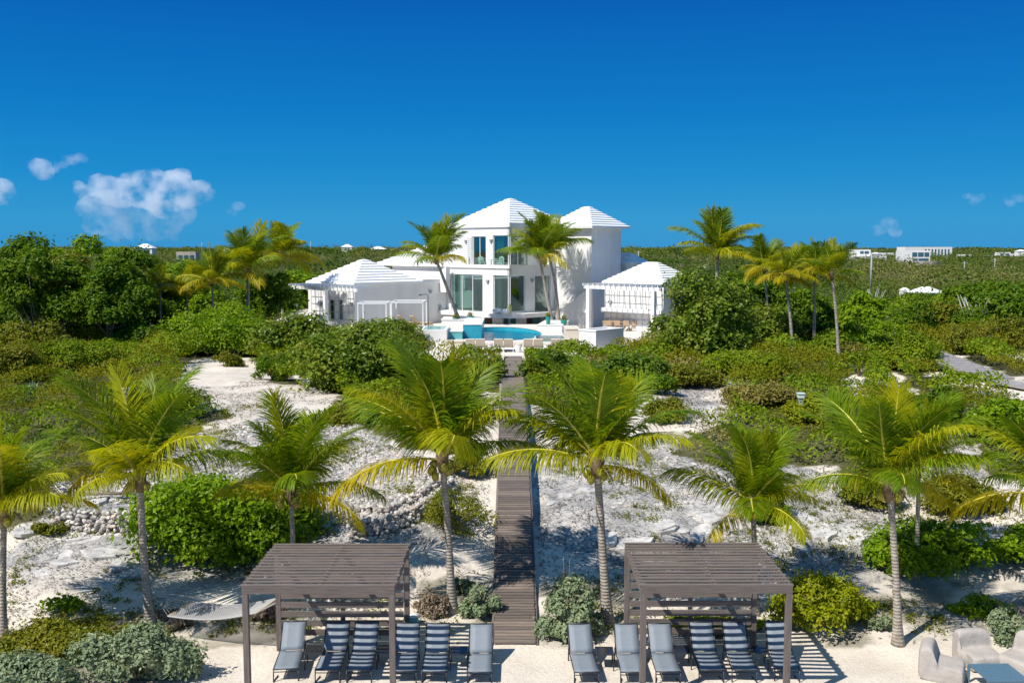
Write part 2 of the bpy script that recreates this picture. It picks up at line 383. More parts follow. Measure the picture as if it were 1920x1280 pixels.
# water
m, n, b = mat('pool_water'); wp = wpos(n)
tr = N(n, 'ShaderNodeBsdfTransparent'); tr.inputs[0].default_value = (.2, .74, .86, 1)
gl = N(n, 'ShaderNodeBsdfGlossy'); gl.inputs['Roughness'].default_value = .03
fr = N(n, 'ShaderNodeFresnel'); fr.inputs[0].default_value = 1.25
bp = N(n, 'ShaderNodeBump'); bp.inputs['Strength'].default_value = .6; bp.inputs['Distance'].default_value = .12
n.links.new(noise(n, 1.6, vec=wp), bp.inputs['Height']); n.links.new(bp.outputs[0], gl.inputs['Normal']); n.links.new(bp.outputs[0], fr.inputs['Normal'])
mx = N(n, 'ShaderNodeMixShader'); n.links.new(fr.outputs[0], mx.inputs[0]); n.links.new(tr.outputs[0], mx.inputs[1]); n.links.new(gl.outputs[0], mx.inputs[2])
n.links.new(mx.outputs[0], n.nodes['Material Output'].inputs[0]); M['water'] = m
m, n, b = mat('sea_water'); b.inputs['Roughness'].default_value = .25
n.links.new(ramp(n, [(.35, (.004, .09, .2)), (.7, (.01, .16, .28))], noise(n, .002, vec=wpos(n))), b.inputs['Base Color']); M['sea'] = m
# window glass
m, n, b = mat('window_glass')
tr = N(n, 'ShaderNodeBsdfTransparent'); tr.inputs[0].default_value = (.42, .62, .58, 1)
gl = N(n, 'ShaderNodeBsdfGlossy'); gl.inputs['Roughness'].default_value = .02; gl.inputs[0].default_value = (.9, 1, .97, 1)
mx = N(n, 'ShaderNodeMixShader'); mx.inputs[0].default_value = .22
n.links.new(tr.outputs[0], mx.inputs[1]); n.links.new(gl.outputs[0], mx.inputs[2]); n.links.new(mx.outputs[0], n.nodes['Material Output'].inputs[0]); M['glass'] = m
# clouds
def cloudmat(name, dens, cut):
    m = bpy.data.materials.new(name); m.use_nodes = True; n = m.node_tree; n.nodes.clear()
    o = N(n, 'ShaderNodeOutputMaterial'); v = N(n, 'ShaderNodeVolumePrincipled')
    f = noise(n, .011, vec=wpos(n), detail=6, rough=.62)
    r = ramp(n, [(cut, (0, 0, 0)), (cut + .16, (1, 1, 1))], f); mm = N(n, 'ShaderNodeMath', operation='MULTIPLY'); n.links.new(r, mm.inputs[0]); mm.inputs[1].default_value = dens
    v.inputs['Color'].default_value = (1, 1, 1, 1); v.inputs['Anisotropy'].default_value = 0.0; n.links.new(mm.outputs[0], v.inputs['Density'])
    n.links.new(v.outputs[0], o.inputs['Volume']); return m
M['cloud'] = cloudmat('cloud_mist', .013, .45); M['cloudthin'] = cloudmat('thin_cloud_mist', .006, .46)

# ------------------------------------------------------------------ sea and ground
sea = MB(); sea.add([(-90000, 200, -.6), (90000, 200, -.6), (90000, 120000, -.6), (-90000, 120000, -.6)], [(0, 1, 2, 3)])
tag(sea.build('sea', M['sea']), kind='structure')

SAND = [  # outlines of bare ground in the photograph, used to lay out the dunes
 [(325,700),(360,682),(420,668),(475,668),(490,700),(520,722),(575,705),(640,760),(560,790),(470,790),(400,775),(345,745)],
 [(-200,1300),(-200,1010),(60,985),(110,900),(230,880),(340,850),(380,800),(450,775),(640,765),(700,820),(820,850),(900,780),(905,735),(950,730),(1000,760),(1060,800),(1190,745),(1250,715),(1365,700),(1380,785),(1310,815),(1265,850),(1330,870),(1480,880),(1560,880),(1620,930),(1700,930),(1690,850),(1760,790),(1830,790),(1860,900),(2100,900),(2100,1400),(-200,1400)],
 [(1580,715),(1625,700),(1630,740),(1590,745)], [(1660,690),(1720,735),(1700,745),(1650,710)], [(1720,665),(1800,655),(1840,690),(1760,690)],
 [(1728,664),(1790,664),(1872,700),(1990,728),(1990,765),(1850,738),(1735,702)],
 [(1840,640),(1960,610),(2000,660),(1900,680)],
]
ROCK = [[(0,1110),(60,960),(230,880),(340,850),(440,790),(640,775),(720,830),(860,900),(870,1000),(640,1060),(250,1120)],
        [(1000,860),(1250,830),(1480,880),(1640,930),(1680,1080),(1480,1100),(1180,1060),(1010,1010)],
        [(1690,800),(1830,800),(1850,900),(1700,950)], [(1240,715),(1335,712),(1345,770),(1290,800)]]
def axis(lo, hi, step, far_lo, far_hi, g=1.09):
    a = list(np.arange(lo, hi + 1e-6, step)); s = step; x = hi
    while x < far_hi: s *= g; x += s; a.append(x)
    s = step; x = lo; pre = []
    while x > far_lo: s *= g; x -= s; pre.append(x)
    return np.array(pre[::-1] + a)
gx = axis(-24, 24, .17, -2600, 2600, 1.07); gy = axis(19, 62, .17, -40, 3000, 1.03)
XX, YY = np.meshgrid(gx, gy); ZZ = terr(XX, YY)
PX, PY = proj(XX, YY, ZZ)
def edge_noise(x, y): return (fbm(x / 1.3, y / 1.3, 3, 3) - .44) * 60, (fbm(x / 1.3, y / 1.3, 3, 8) - .44) * 40
def barren(x, y, z):
    px, py = proj(x, y, z); nx, ny = edge_noise(x, y)
    k = np.zeros(x.shape, bool)
    for p in SAND: k |= inpoly(px + nx, py + ny, p)
    k |= y < 22.9
    k |= (np.abs(x - .05) < .75) & (y < 62)
    k |= (np.abs(x) > .62 * np.maximum(y, 1) + 3) & (y < 40)
    return k
def pad(x, y):   # paved house platform
    return (y > 61.0) & (y < 112) & (x > -np.clip(5.2 + .9 * (y - 61), 0, 24)) & (x < np.clip(4.6 + .6 * (y - 61), 0, 17))
bare = barren(XX, YY, ZZ)
soil = np.where(bare | pad(XX, YY), 0., 1.)
DUFF = [[(290,1140),(530,1140),(530,1200),(340,1222)], [(1500,1095),(1930,1090),(1930,1190),(1500,1212)], [(1000,1100),(1190,1085),(1200,1195),(1010,1215)], [(775,1085),(930,1075),(930,1185),(770,1200)], [(0,1180),(300,1150),(360,1240),(300,1300),(-20,1300)]]
dm = np.zeros(XX.shape); EX, EY = edge_noise(XX, YY)
for p in DUFF: dm = np.maximum(dm, inpoly(PX + EX, PY + EY * .6, p).astype(float))
soil = np.maximum(soil, dm * np.clip((fbm(XX / .8, YY / .8, 4, 71) - .3) * 2.4, 0, .62))   # leaf mould under the beach plants
rockm = np.zeros(XX.shape)
EX, EY = edge_noise(XX, YY)
for p in ROCK: rockm = np.maximum(rockm, inpoly(PX + 1.3 * EX, PY + 1.3 * EY, p).astype(float))
rockm = np.maximum(rockm * .95, .2) * smooth(24.2, 28.5, YY + (fbm(XX / 2, YY / 2, 3, 61) - .44) * 5)
ny_, nx_ = XX.shape
idx = np.arange(nx_ * ny_).reshape(ny_, nx_)
Q = np.stack([idx[:-1, :-1], idx[:-1, 1:], idx[1:, 1:], idx[1:, :-1]], -1).reshape(-1, 4)
go = npmesh('ground', np.stack([XX, YY, ZZ], -1).reshape(-1, 3), Q, M['ground'], smooth=True)
for nm, arr in (('rock', rockm), ('soil', soil)):
    a = go.data.attributes.new(nm, 'FLOAT', 'POINT'); a.data.foreach_set('value', arr.ravel().astype(np.float32))
tag(go, kind='structure')

# ------------------------------------------------------------------ foliage generators
def leaves(P, Nrm, size, jitter=.8, aspect=.55, rng=NR):
    """rhombic leaves at points P facing roughly along Nrm"""
    k = len(P); size = np.broadcast_to(np.asarray(size, float), (k,)) * rng.uniform(.5, 1.4, k)
    n = Nrm + rng.normal(0, jitter, (k, 3)); n /= np.linalg.norm(n, axis=1, keepdims=True) + 1e-9
    r = rng.normal(0, 1, (k, 3)); t = np.cross(n, r); t /= np.linalg.norm(t, axis=1, keepdims=True) + 1e-9
    b = np.cross(n, t); s = size[:, None]
    fold = n * s * .12
    V = np.stack([P - t * s * .5, P - b * s * .5 * aspect + fold, P + t * s * .5, P + b * s * .5 * aspect + fold], 1).reshape(-1, 3)
    return V, np.arange(4 * k).reshape(k, 4)
def crown_points(rx, ry, rz, lobes, count, rng, base=0., dome=True):
    """points in lumpy lobes filling a dome of radii rx, ry, rz"""
    C = []; L = []
    for _ in range(lobes):
        a = rng.uniform(0, 2 * math.pi); r = math.sqrt(rng.uniform(0, 1)) * .78
        hmax = math.sqrt(max(0, 1 - r * r)); h = (rng.uniform(.1, .8) if dome else rng.uniform(-.7, .75)) * hmax
        C.append((r * math.cos(a) * rx, r * math.sin(a) * ry, h * rz))
        q = rng.uniform(.24, .42); L.append((q * min(rx, 1.3 * rz + .3 * rx), q * min(ry, 1.3 * rz + .3 * ry), q * min(rz, rx) * 1.0))
    C = np.array(C); L = np.array(L)
    wgt = (L[:, 0] * L[:, 1]); wgt = wgt / wgt.sum()
    k = rng.choice(lobes, count, p=wgt)
    d = rng.normal(0, 1, (count, 3)); d /= np.linalg.norm(d, axis=1, keepdims=True)
    d[:, 2] = np.where(d[:, 2] < -.3, -d[:, 2], d[:, 2])
    rad = rng.uniform(.55, 1.05, count) ** .6; rad = np.where(rng.uniform(size=count) < .06, rng.uniform(1.05, 1.42, count), rad)
    lump = 1 + .25 * np.sin(d[:, 0] * 7 + k) * np.sin(d[:, 1] * 6 + 2 * k)
    P = C[k] + d * L[k] * (rad * lump)[:, None]
    return P, d
def shrub(px, pyb, wpx, pyt, kind, label, cat='shrub', leaf=.15, n=None, dep=.7, lobes=None, name='shrub', group=None, mats=None, seed=None):
    g = G(px, pyb); rng = np.random.default_rng(seed or int(px * 7 + pyb))
    w = wpx / F * (g.y + 1); ry = w / 2 * dep; c = Vector((g.x * (g.y + ry) / g.y, g.y + ry, 0))
    c.z = tz(c.x, c.y); top = at(px, pyt, c.y).z; h = max(.3, top - min(c.z, g.z)); c.z = min(c.z, g.z + .3)
    area = w * w * dep * .8 + 2 * w * h
    n = n or int(min(22000, area * 3.4 / (leaf * leaf * .28)))
    P, d = crown_points(w / 2, ry, h, lobes or int(14 + w * 4), n, rng)
    P[:, 2] = np.maximum(P[:, 2], 0.02) 
    nn = d * 1.0 + np.array([0, 0, .45])
    V, Qd = leaves(P, nn, leaf, .55, .6, rng)
    # stems
    mb = MB()
    for _ in range(7):
        a = rng.uniform(0, 6.28); q = Vector((math.cos(a) * w * .3, math.sin(a) * ry * .6, h * rng.uniform(.5, .8)))
        mb.tube([(0, 0, -.1), q * .5 + Vector((0, 0, h * .1)), q], [.035, .025, .01], 5)
    for _ in range(int(4 + w)):
        a = rng.uniform(0, 6.28); k_ = rng.uniform(.3, .9); q = Vector((math.cos(a) * w * .5 * k_, math.sin(a) * ry * k_, h * (1.12 - .5 * k_ * k_) * rng.uniform(.95, 1.12)))
        mb.tube([q * .6, q], [.014, .005], 4)
    root = empty(name, c, label, cat, group)
    npmesh('foliage', V, Qd, M[kind], root)
    mb.build('stem', M['twig'], root)
    return root
def tree(px, pyb, wpx, pyt, pyc, kind, label, leaf=.2, dep=.8, n=None, Y=None, seed=None, group=None, lobes=22):
    """trunk with limbs and a separate lumpy crown; pyc = row where the crown ends below"""
    g = G(px, pyb) if Y is None else Vector((at(px, pyb, Y).x, Y, 0)); g.z = tz(g.x, g.y)
    rng = np.random.default_rng(seed or int(px * 5 + pyt))
    w = wpx / F * g.y; top = at(px, pyt, g.y).z; bot = at(px, pyc, g.y).z
    zc = (top + bot) / 2 - g.z; rz = (top - bot) / 2
    n = n or int(min(16000, (w * w + 3 * w * rz * 2) * 2.6 / (leaf * leaf * .3)))
    P, d = crown_points(w / 2, w / 2 * dep, rz, lobes, n, rng, dome=False)
    P[:, 2] = np.maximum(P[:, 2] + zc, .05)
    V, Qd = leaves(P, d + np.array([0, 0, .4]), leaf, .55, .6, rng)
    root = empty('tree', g, label, 'tree', group)
    npmesh('crown', V, Qd, M[kind], root)
    mb = MB(); mb.tube([(0, 0, -.2), (.1, .05, zc * .4), (0, 0, zc * .8)], [.17, .13, .08], 7)
    for _ in range(6):
        a = rng.uniform(0, 6.28); q = Vector((math.cos(a) * w * .32, math.sin(a) * w * .25, zc + rz * rng.uniform(-.3, .5)))
        mb.tube([(0, 0, zc * rng.uniform(.3, .6)), q * .6, q], [.08, .05, .02], 5)
    mb.build('trunk', M['twig'], root)
    return root

# ------------------------------------------------------------------ palm fronds (shared meshes)
def frond_mesh(name, e0, droop, m1, seed, L=1.0, nl=96, hang=.5, ll=.29, ragged=0.):
    rng = np.random.default_rng(seed); K = 16
    t = np.linspace(0, 1, K); th = e0 - droop * t ** 1.4
    ds = L / (K - 1); px = np.concatenate([[0], np.cumsum(np.cos(th[:-1]) * ds)]); pz = np.concatenate([[0], np.cumsum(np.sin(th[:-1]) * ds)])
    sway = rng.uniform(-.10, .10); py = sway * t ** 2 * L
    V = []; Qf = []; mi = []
    # rachis: flattened four-sided tube
    for i in range(K):
        r = .0165 * (1 - .85 * t[i]) * L; nx, nz = -math.sin(th[i]), math.cos(th[i])
        for a, c in ((0, 1), (1, 0), (0, -1), (-1, 0)): V.append((px[i] + nx * r * c * .7, py[i] + a * r * 1.3, pz[i] + nz * r * c * .7))
    for i in range(K - 1):
        for k in range(4): Qf.append((i*4+k, i*4+(k+1) % 4, (i+1)*4+(k+1) % 4, (i+1)*4+k)); mi.append(1)
    for side in (-1, 1):
        for j in range(nl):
            u = .13 + .87 * (j + rng.uniform(-.3, .3)) / nl; u = min(max(u, .1), .995)
            if rng.uniform() < ragged: continue
            x = np.interp(u, t, px); y = np.interp(u, t, py); z = np.interp(u, t, pz); a = np.interp(u, t, th)
            fw = np.array([math.cos(a), 0, math.sin(a)]); up = np.array([-math.sin(a), 0, math.cos(a)]); sd = np.array([0, side, 0])
            phi = math.radians(72 - 46 * u + rng.uniform(-7, 7))
            d = fw * math.cos(phi) + sd * math.sin(phi) + up * .22 + rng.normal(0, .07, 3); d /= np.linalg.norm(d)
            ln = ll * L * (.55 + 1.2 * u - 1.35 * u * u) * 1.45 * rng.uniform(.82, 1.12); ln = max(ln, .07 * L)
            g = np.array([0, 0, -1.]) * hang * rng.uniform(.6, 1.4)
            p0 = np.array([x, y, z]); d1 = d + g * .25; d1 /= np.linalg.norm(d1); d2 = d + g * 1.0; d2 /= np.linalg.norm(d2); d3 = d + g * 1.9; d3 /= np.linalg.norm(d3)
            p1 = p0 + d1 * ln * .4; p2 = p1 + d2 * ln * .35; p3 = p2 + d3 * ln * .25
            wv = np.cross(d, up); wv = wv / (np.linalg.norm(wv) + 1e-9) + up * .3 * side; wd = .0056 * L * (1.25 - .4 * u)
            b = len(V)
            for p, q in ((p0, .6), (p1, 1.), (p2, .8), (p3, .12)): V.append(tuple(p - wv * wd * q)); V.append(tuple(p + wv * wd * q))
            for q in range(3): Qf.append((b + 2*q, b + 2*q + 1, b + 2*q + 3, b + 2*q + 2)); mi.append(0)
    me = bpy.data.meshes.new(name); me.from_pydata([tuple(v) for v in V], [], Qf); me.polygons.foreach_set('material_index', mi); me.update()
    me.materials.append(M[m1]); me.materials.append(M['rachis']); return me
rad = math.radians
FR = {c: [frond_mesh('frond', rad(e), rad(dr), mm, 100 * i + s, hang=hg, ragged=rg) for s in range(5)] for i, (c, e, dr, mm, hg, rg) in enumerate([
    ('spear', 84, 16, 'frondy', .15, 0), ('up', 70, 40, 'frond', .3, 0), ('mid', 54, 48, 'frond', .5, 0), ('midy', 50, 52, 'frondy', .55, 0),
    ('flat', 30, 56, 'frondy', .9, .02), ('flatg', 32, 52, 'frond', .9, .0), ('old', 12, 58, 'frondo', 1.0, .08), ('dry', -35, 45, 'frondd', .8, .35)])}
def palm(base, top, scale, label, group, name='coconut_palm', nf=17, seed=0, gold=0., nuts=0, r0=.15, bend=0., wind=0., lo=0):
    rng = random.Random(seed * 31 + 5); nf = nf + rng.randint(-2, 2); tl = Matrix.Rotation(rng.uniform(-.14, .2), 3, 'Y') @ Matrix.Rotation(rng.uniform(-.12, .12), 3, 'X')
    gold = max(0, gold + rng.uniform(-.1, .12)); shift = rng.uniform(-.07, .06)
    root = empty(name, base, label, 'palm tree', group)
    b = Vector((0, 0, -.15)); t = Vector(top) - Vector(base); K = 14; pts = []; rr = []
    for i in range(K + 1):
        u = i / K; p = b.lerp(t, u); p += Vector((bend * math.sin(math.pi * u), 0, 0)) * t.z * .1
        p += Vector((t.x * (u * u - u) * .5, t.y * (u * u - u) * .5, 0))
        pts.append(p); rr.append(r0 * (.62 + .75 * math.exp(-u * 9) - .12 * u))
    mb = MB(); mb.tube(pts, rr, 10); mb.build('trunk', M['trunk'], root)
    mb = MB(); mb.lathe([(r0*.5, -.35), (r0*.95, -.12), (r0*1.1, .12), (r0*.5, .4)], 9, 0, Matrix.Translation(t))
    for k in range(5):
        a = rng.uniform(0, 6.28); mb.tube([t + Vector((0, 0, .05)), t + Vector((math.cos(a)*.3, math.sin(a)*.3, -.05))*1, t + Vector((math.cos(a)*.5, math.sin(a)*.5, -.35))], [.02, .02, .008], 4)
    mb.build('crown_shaft', M['fibre'], root)
    for k in range(nf):
        q = min(1, max(0, k / (nf - 1) + (shift if 0 < k < nf - 1 else 0)))
        if q < .08: c = 'spear'
        elif q < .38: c = 'up'
        elif q < .68: c = 'midy' if rng.random() < .4 + gold * .5 else 'mid'
        elif q < .94: c = 'flat' if rng.random() < .4 + gold * .6 else 'flatg'
        else: c = 'old'
        if c in ('flat', 'flatg') and rng.random() < gold * .4: c = 'old'
        o = bpy.data.objects.new('frond', rng.choice(FR[c])); COL.objects.link(o); o.parent = root
        az = k * 2.39996 + rng.uniform(-.25, .25) + seed
        o.location = t + Vector((0, 0, .22 - .22 * q)); s = scale * rng.uniform(.88, 1.2) * (1.0 if c != 'spear' else .85) * (.92 if c == 'old' else 1)
        if c in ('mid', 'up') and rng.random() < gold * .6: o.data = rng.choice(FR['midy'])
        elif c in ('midy', 'flat') and rng.random() < gold * .5: o.data = rng.choice(FR['old']); o.location.z += .1
        # wind leans the blades towards the left of the place
        o.rotation_euler = (tl @ Matrix.Rotation(az, 3, 'Z') @ Matrix.Rotation(rng.uniform(-.18, .18), 3, 'Y') @ Matrix.Rotation(rng.uniform(-.35, .35), 3, 'X')).to_euler(); o.scale = (s, s, s * rng.uniform(.9, 1.08))
    if lo:
        for k in range(1):
            o = bpy.data.objects.new('frond', FR['dry'][k]); COL.objects.link(o); o.parent = root; o.location = t + Vector((0, 0, -.1))
            o.rotation_euler = (0, 0, rng.uniform(0, 6.28)); s = scale * .55; o.scale = (s, s, s)
    for k in range(nuts):
        a = k * 2.4 + seed; mb = MB(); mb.sphere((0, 0, 0), (.1, .1, .13), 10, 8)
        mb.build('coconut', M['coconut'], root, loc=t + Vector((math.cos(a) * .25 - .02*k, math.sin(a) * .2 - .1, -.12 - .13 * (k // 3) - .03 * (k % 3))))
    return root
def palm_px(bx, by, tx, ty, rpx, label, group, dy=0., **kw):
    b = G(bx, by); t = at(tx, ty, b.y + dy); return palm(b, t, rpx / F * b.y * 1.03, label, group, nf=19, **kw)

GF = 'coconut palms along the beach edge'
palm_px(6, 1200, 8, 962, 176, 'coconut palm at the far left edge of the photo, crown partly cut off', GF, seed=1, r0=.14, nuts=3)
palm_px(284, 1185, 262, 898, 176, 'coconut palm tied to the hammock, at left beside the silvery shrub', GF, seed=2, r0=.17, nuts=4, bend=-.15)
palm_px(552, 1120, 546, 925, 159, 'short coconut palm in front of the large bright green bush, behind the left pergola', GF, seed=3, r0=.13, nuts=6, gold=.1)
palm_px(848, 1146, 829, 862, 204, 'tall coconut palm just left of the boardwalk with a cluster of yellow green coconuts', GF, seed=9, r0=.165, nuts=7, gold=.15)
palm_px(1140, 1168, 1119, 872, 189, 'coconut palm just right of the boardwalk with a thick flared trunk base', GF, seed=5, r0=.185, nuts=6, gold=.2, bend=-.1)
palm_px(1416, 1150, 1412, 948, 146, 'coconut palm with dark green crown standing behind the right pergola', GF, seed=6, r0=.13, nuts=3)
palm_px(1684, 1208, 1667, 915, 184, 'coconut palm right of the yellow green bush, nearest the beanbag chairs', GF, seed=7, r0=.155, nuts=3, gold=.15)
palm_px(1718, 1085, 1722, 880, 129, 'slim coconut palm rising out of the green bush behind the palm near the beanbags', GF, seed=8, r0=.11)
palm_px(1985, 1190, 1975, 930, 167, 'coconut palm cut off by the far right edge', GF, seed=10, r0=.15, gold=.1)
GH = 'palms around the house and dunes'
def palm_y(bx, by, Y, tx, ty, rpx, label, z=None, **kw):
    b = at(bx, by, Y); b.z = tz(b.x, b.y) if z is None else z
    t = at(tx, ty, Y); return palm(b, t, rpx / F * Y, label, GH, **kw)
palm_y(864, 604, 80, 818, 488, 78, 'leaning palm at the left corner of the villa by the raised teal wall', 3.75, seed=11, r0=.24, bend=-.4, nf=16)
palm_y(1036, 606, 82.6, 1011, 478, 72, 'left palm of the pair in front of the villa tower, ringed grey trunk', 3.75, seed=12, r0=.2, bend=-.3, nf=16)
palm_y(1047, 602, 84.0, 1028, 474, 74, 'right palm of the pair in front of the villa tower, darker trunk', 3.75, seed=13, r0=.2, bend=.15, nf=16)
palm_y(465, 600, 74, 465, 508, 80, 'tall green palm with thick pale trunk left of the white side pergola', seed=14, r0=.24, nf=20)
palm_y(530, 600, 82, 528, 478, 72, 'palm with no visible trunk behind the tall one left of the white pergola', seed=15, r0=.18, nf=18, gold=.4)
palm_y(401, 600, 72, 398, 530, 62, 'yellowing palm with slim trunk left of the thick trunked palm', seed=16, r0=.15, nf=15, gold=.7)
palm_y(301, 612, 72, 300, 540, 50, 'small slim palm at the edge of the dark tree mass on the left', seed=17, r0=.13, nf=13, gold=.5)
palm_y(352, 612, 75, 350, 548, 46, 'low young palm between the two slim trunked palms on the left', seed=18, r0=.13, nf=13, gold=.3)
palm_y(1346, 560, 80, 1344, 478, 86, 'broad crowned palm right of the villa behind the sea grape bush', seed=19, r0=.26, nf=20, gold=.5)
palm_y(1443, 640, 69, 1433, 505, 58, 'slim palm leaning left, first of the row right of the sea grape', seed=20, r0=.15, nf=14, gold=.5)
palm_y(1487, 678, 61, 1473, 520, 62, 'golden yellow crowned palm in the row right of the sea grape', seed=21, r0=.17, nf=16, gold=1.0)
palm_y(1527, 640, 62, 1527, 508, 62, 'palm with blackened trunk base in the row right of the sea grape', seed=22, r0=.17, nf=15, gold=.7)
palm_y(1573, 690, 57, 1560, 515, 58, 'palm with pale straight trunk, last of the row right of the sea grape', seed=23, r0=.16, nf=15, gold=.6)
def yucca(px, py, h, r, label, mk='frond', n=42, leaf=.5, seed=0):
    g = G(px, py); rng = np.random.default_rng(seed + 3); root = empty('yucca', g, label, 'plant')
    mb = MB(); mb.tube([(0, 0, -.1), (.03, 0, h * .5), (0, 0, h)], [.09, .08, .06], 7); mb.build('trunk', M['fibre'], root)
    mb = MB()
    for k in range(n):
        a = k * 2.4; e = rad(85 - 110 * k / n); d = Vector((math.cos(a) * math.cos(e), math.sin(a) * math.cos(e), math.sin(e))); s = Vector((-math.sin(a), math.cos(a), 0)) * .03
        p = Vector((0, 0, h)); q = p + d * r * .6; t = p + d * r + Vector((0, 0, -.12 * r))
        mb.add([p - s * .6, p + s * .6, q + s, q - s, t], [(0, 1, 2, 3), (3, 2, 4)])
    mb.build('leaf_rosette', M[mk], root)
yucca(1556, 715, .8, .75, 'spiky yucca with short dark trunk in front of the right palm row', seed=1)
yucca(1610, 705, .5, .5, 'small spiky plant right of the yucca near the palm row', seed=2)
yucca(60, 752, .15, .95, 'blue green agave rosette at the left edge in the low scrub', 'agave', 50, seed=3)
yucca(402, 612, .2, 1.1, 'pale blue green fan plant below the yellowing palm', 'agave', 44, seed=4)
yucca(1850, 765, .3, .8, 'blue green spiky plant right of the far wooden steps', 'agave', 44, seed=5)
yucca(1500, 655, 1.2, .9, 'green fan palm sprout beside the golden palm trunk', seed=6)
yucca(1830, 565, 1.6, 1.5, 'dull green fan palm in the dark trees at the right', seed=7)

# ------------------------------------------------------------------ individual shrubs and trees
B = shrub
B(438, 1086, 430, 908, 'bright', 'large bright green bush behind the hammock and left pergola', leaf=.17, dep=.6)
B(1738, 1112, 265, 998, 'bright', 'rounded bright green bush behind the palm near the beanbags', leaf=.16)
B(1925, 1085, 150, 1000, 'bright', 'bright green bush at the right edge below the cut off palm', leaf=.16)
B(1548, 1216, 215, 1092, 'yellow', 'yellow green fine leaved bush beside the right pergola post', leaf=.11)
B(1330, 1200, 230, 1160, 'yellow', 'low yellow green bush under the right pergola screen', leaf=.1, dep=.35)
B(1062, 1222, 118, 1068, 'silver', 'tall silvery bush right of the boardwalk end', leaf=.11, dep=1.0)
B(1110, 1200, 70, 1150, 'silver', 'small silvery tuft between boardwalk bush and flared palm base', leaf=.1, dep=.8)
B(898, 1172, 82, 1100, 'silver', 'silvery bush left of the boardwalk beside the last left lounger', leaf=.1, dep=.9)
B(868, 1122, 60, 1085, 'silver', 'pale silvery bush behind the trunk of the palm left of the boardwalk', leaf=.1)
B(808, 1166, 70, 1112, 'dry', 'dry brownish pink shrub right of the left pergola back post', leaf=.08)
B(150, 1262, 330, 1165, 'olive', 'wide olive green shrub at the bottom left under the hammock palm', leaf=.1, dep=.55)
B(258, 1300, 230, 1175, 'silver', 'big silvery green shrub at the bottom left corner by the sand', leaf=.1, dep=.5)
B(60, 1330, 220, 1232, 'silver', 'silvery green shrub cut off by the bottom left corner', leaf=.1, dep=.5)
B(120, 1165, 90, 1120, 'bright', 'small leafy green plant at left between hammock palm and edge palm', leaf=.13, n=500)
B(305, 1190, 110, 1150, 'dry', 'dry brown grassy clump at the foot of the hammock palm', leaf=.09, dep=.8)
B(498, 1172, 70, 1132, 'dry', 'dry brown clump beside the back left post of the left pergola', leaf=.08, dep=.8)
B(90, 1012, 60, 982, 'olive', 'small olive shrub on the rocks below the left stone wall', leaf=.1)
B(1436, 992, 110, 905, 'bright', 'bright green shrub behind the palm at the right pergola', leaf=.13)
B(1630, 968, 130, 892, 'olive', 'golden olive shrub left of the trunk of the palm near the beanbags', leaf=.12)
B(1800, 985, 160, 905, 'olive', 'olive shrub between the slim palm and the right edge palm', leaf=.12)
B(1600, 1160, 90, 1118, 'bright', 'loose green shrub behind the yellow green bush', leaf=.12, n=900)
B(1840, 1170, 120, 1120, 'bright', 'low leafy green plant behind the beanbag chairs', leaf=.13, n=900)
B(1890, 1215, 90, 1140, 'silver', 'greyish shrub at the right edge behind the beanbags', leaf=.1)
B(1650, 1190, 50, 1155, 'silver', 'small silvery shrub left of the palm near the beanbags', leaf=.09)
B(860, 1040, 150, 930, 'olive', 'spreading olive scrub left of the boardwalk ramp', leaf=.085, dep=1.2, n=5000)
B(885, 905, 95, 835, 'olive', 'dull olive shrub left of the boardwalk behind the coconut cluster', leaf=.09)
B(893, 722, 108, 656, 'hedge', 'clipped hedge left of the boardwalk top', 'hedge', .2, dep=.6)
B(1040, 718, 130, 660, 'hedge', 'clipped hedge right of the boardwalk top', 'hedge', .2, dep=.5)
B(1190, 728, 150, 662, 'hedge', 'dense rounded hedge bush below the white planter corner', 'hedge', .2, dep=.6)
B(690, 742, 280, 618, 'seagrape', 'large sea grape bush left of the pool terrace, above the sand', leaf=.24, dep=.8)
B(560, 690, 200, 600, 'seagrape', 'sea grape bush in front of the white pergola', leaf=.24)
B(740, 665, 190, 598, 'seagrape', 'sea grape bush in front of the tan daybeds', leaf=.22, dep=.5)
B(420, 672, 250, 584, 'bright', 'wide bright green bush below the thick trunked palm', leaf=.22)
B(512, 716, 80, 662, 'dark', 'small dark rounded bush at the top of the left sand patch', leaf=.12)
B(430, 688, 60, 658, 'olive', 'small olive bush left of the dark rounded bush', leaf=.12)
B(1308, 690, 205, 500, 'seagrape', 'tall sea grape bush at the right corner of the villa', leaf=.26, dep=.9)
B(1425, 672, 180, 578, 'seagrape', 'sea grape bush below the broad crowned palm', leaf=.25)
B(1230, 742, 90, 700, 'dark', 'dark green low bush right of the hedge bush', leaf=.14)
B(1250, 800, 90, 750, 'olive', 'olive mound on the sand right of the boardwalk palm crown', leaf=.11)
B(1640, 672, 130, 590, 'bright', 'green bush right of the last palm in the row', leaf=.2)
B(1700, 645, 120, 560, 'dark', 'dark bush beyond the last palm in the row', leaf=.2)
B(1815, 668, 130, 612, 'olive', 'olive bush above the far wooden steps', leaf=.16)
B(1890, 660, 120, 600, 'olive', 'dry olive bush at the right edge above the sandy clearing', leaf=.16)
B(1760, 800, 120, 735, 'dark', 'dark green bush right of the slim palm crown', leaf=.15)
B(1880, 850, 170, 760, 'bright', 'light green bush behind the palm at the right edge', leaf=.16)
B(1530, 800, 120, 745, 'yellow', 'yellowish shrub around the right lamp bollard', leaf=.12)
B(180, 640, 190, 560, 'dark', 'dark round bush at the foot of the left tree mass', leaf=.22)
B(60, 690, 170, 610, 'olive', 'olive bush at the left edge below the tree mass', leaf=.2)
B(270, 672, 130, 612, 'dark', 'dark bush below the small slim palm', leaf=.2)
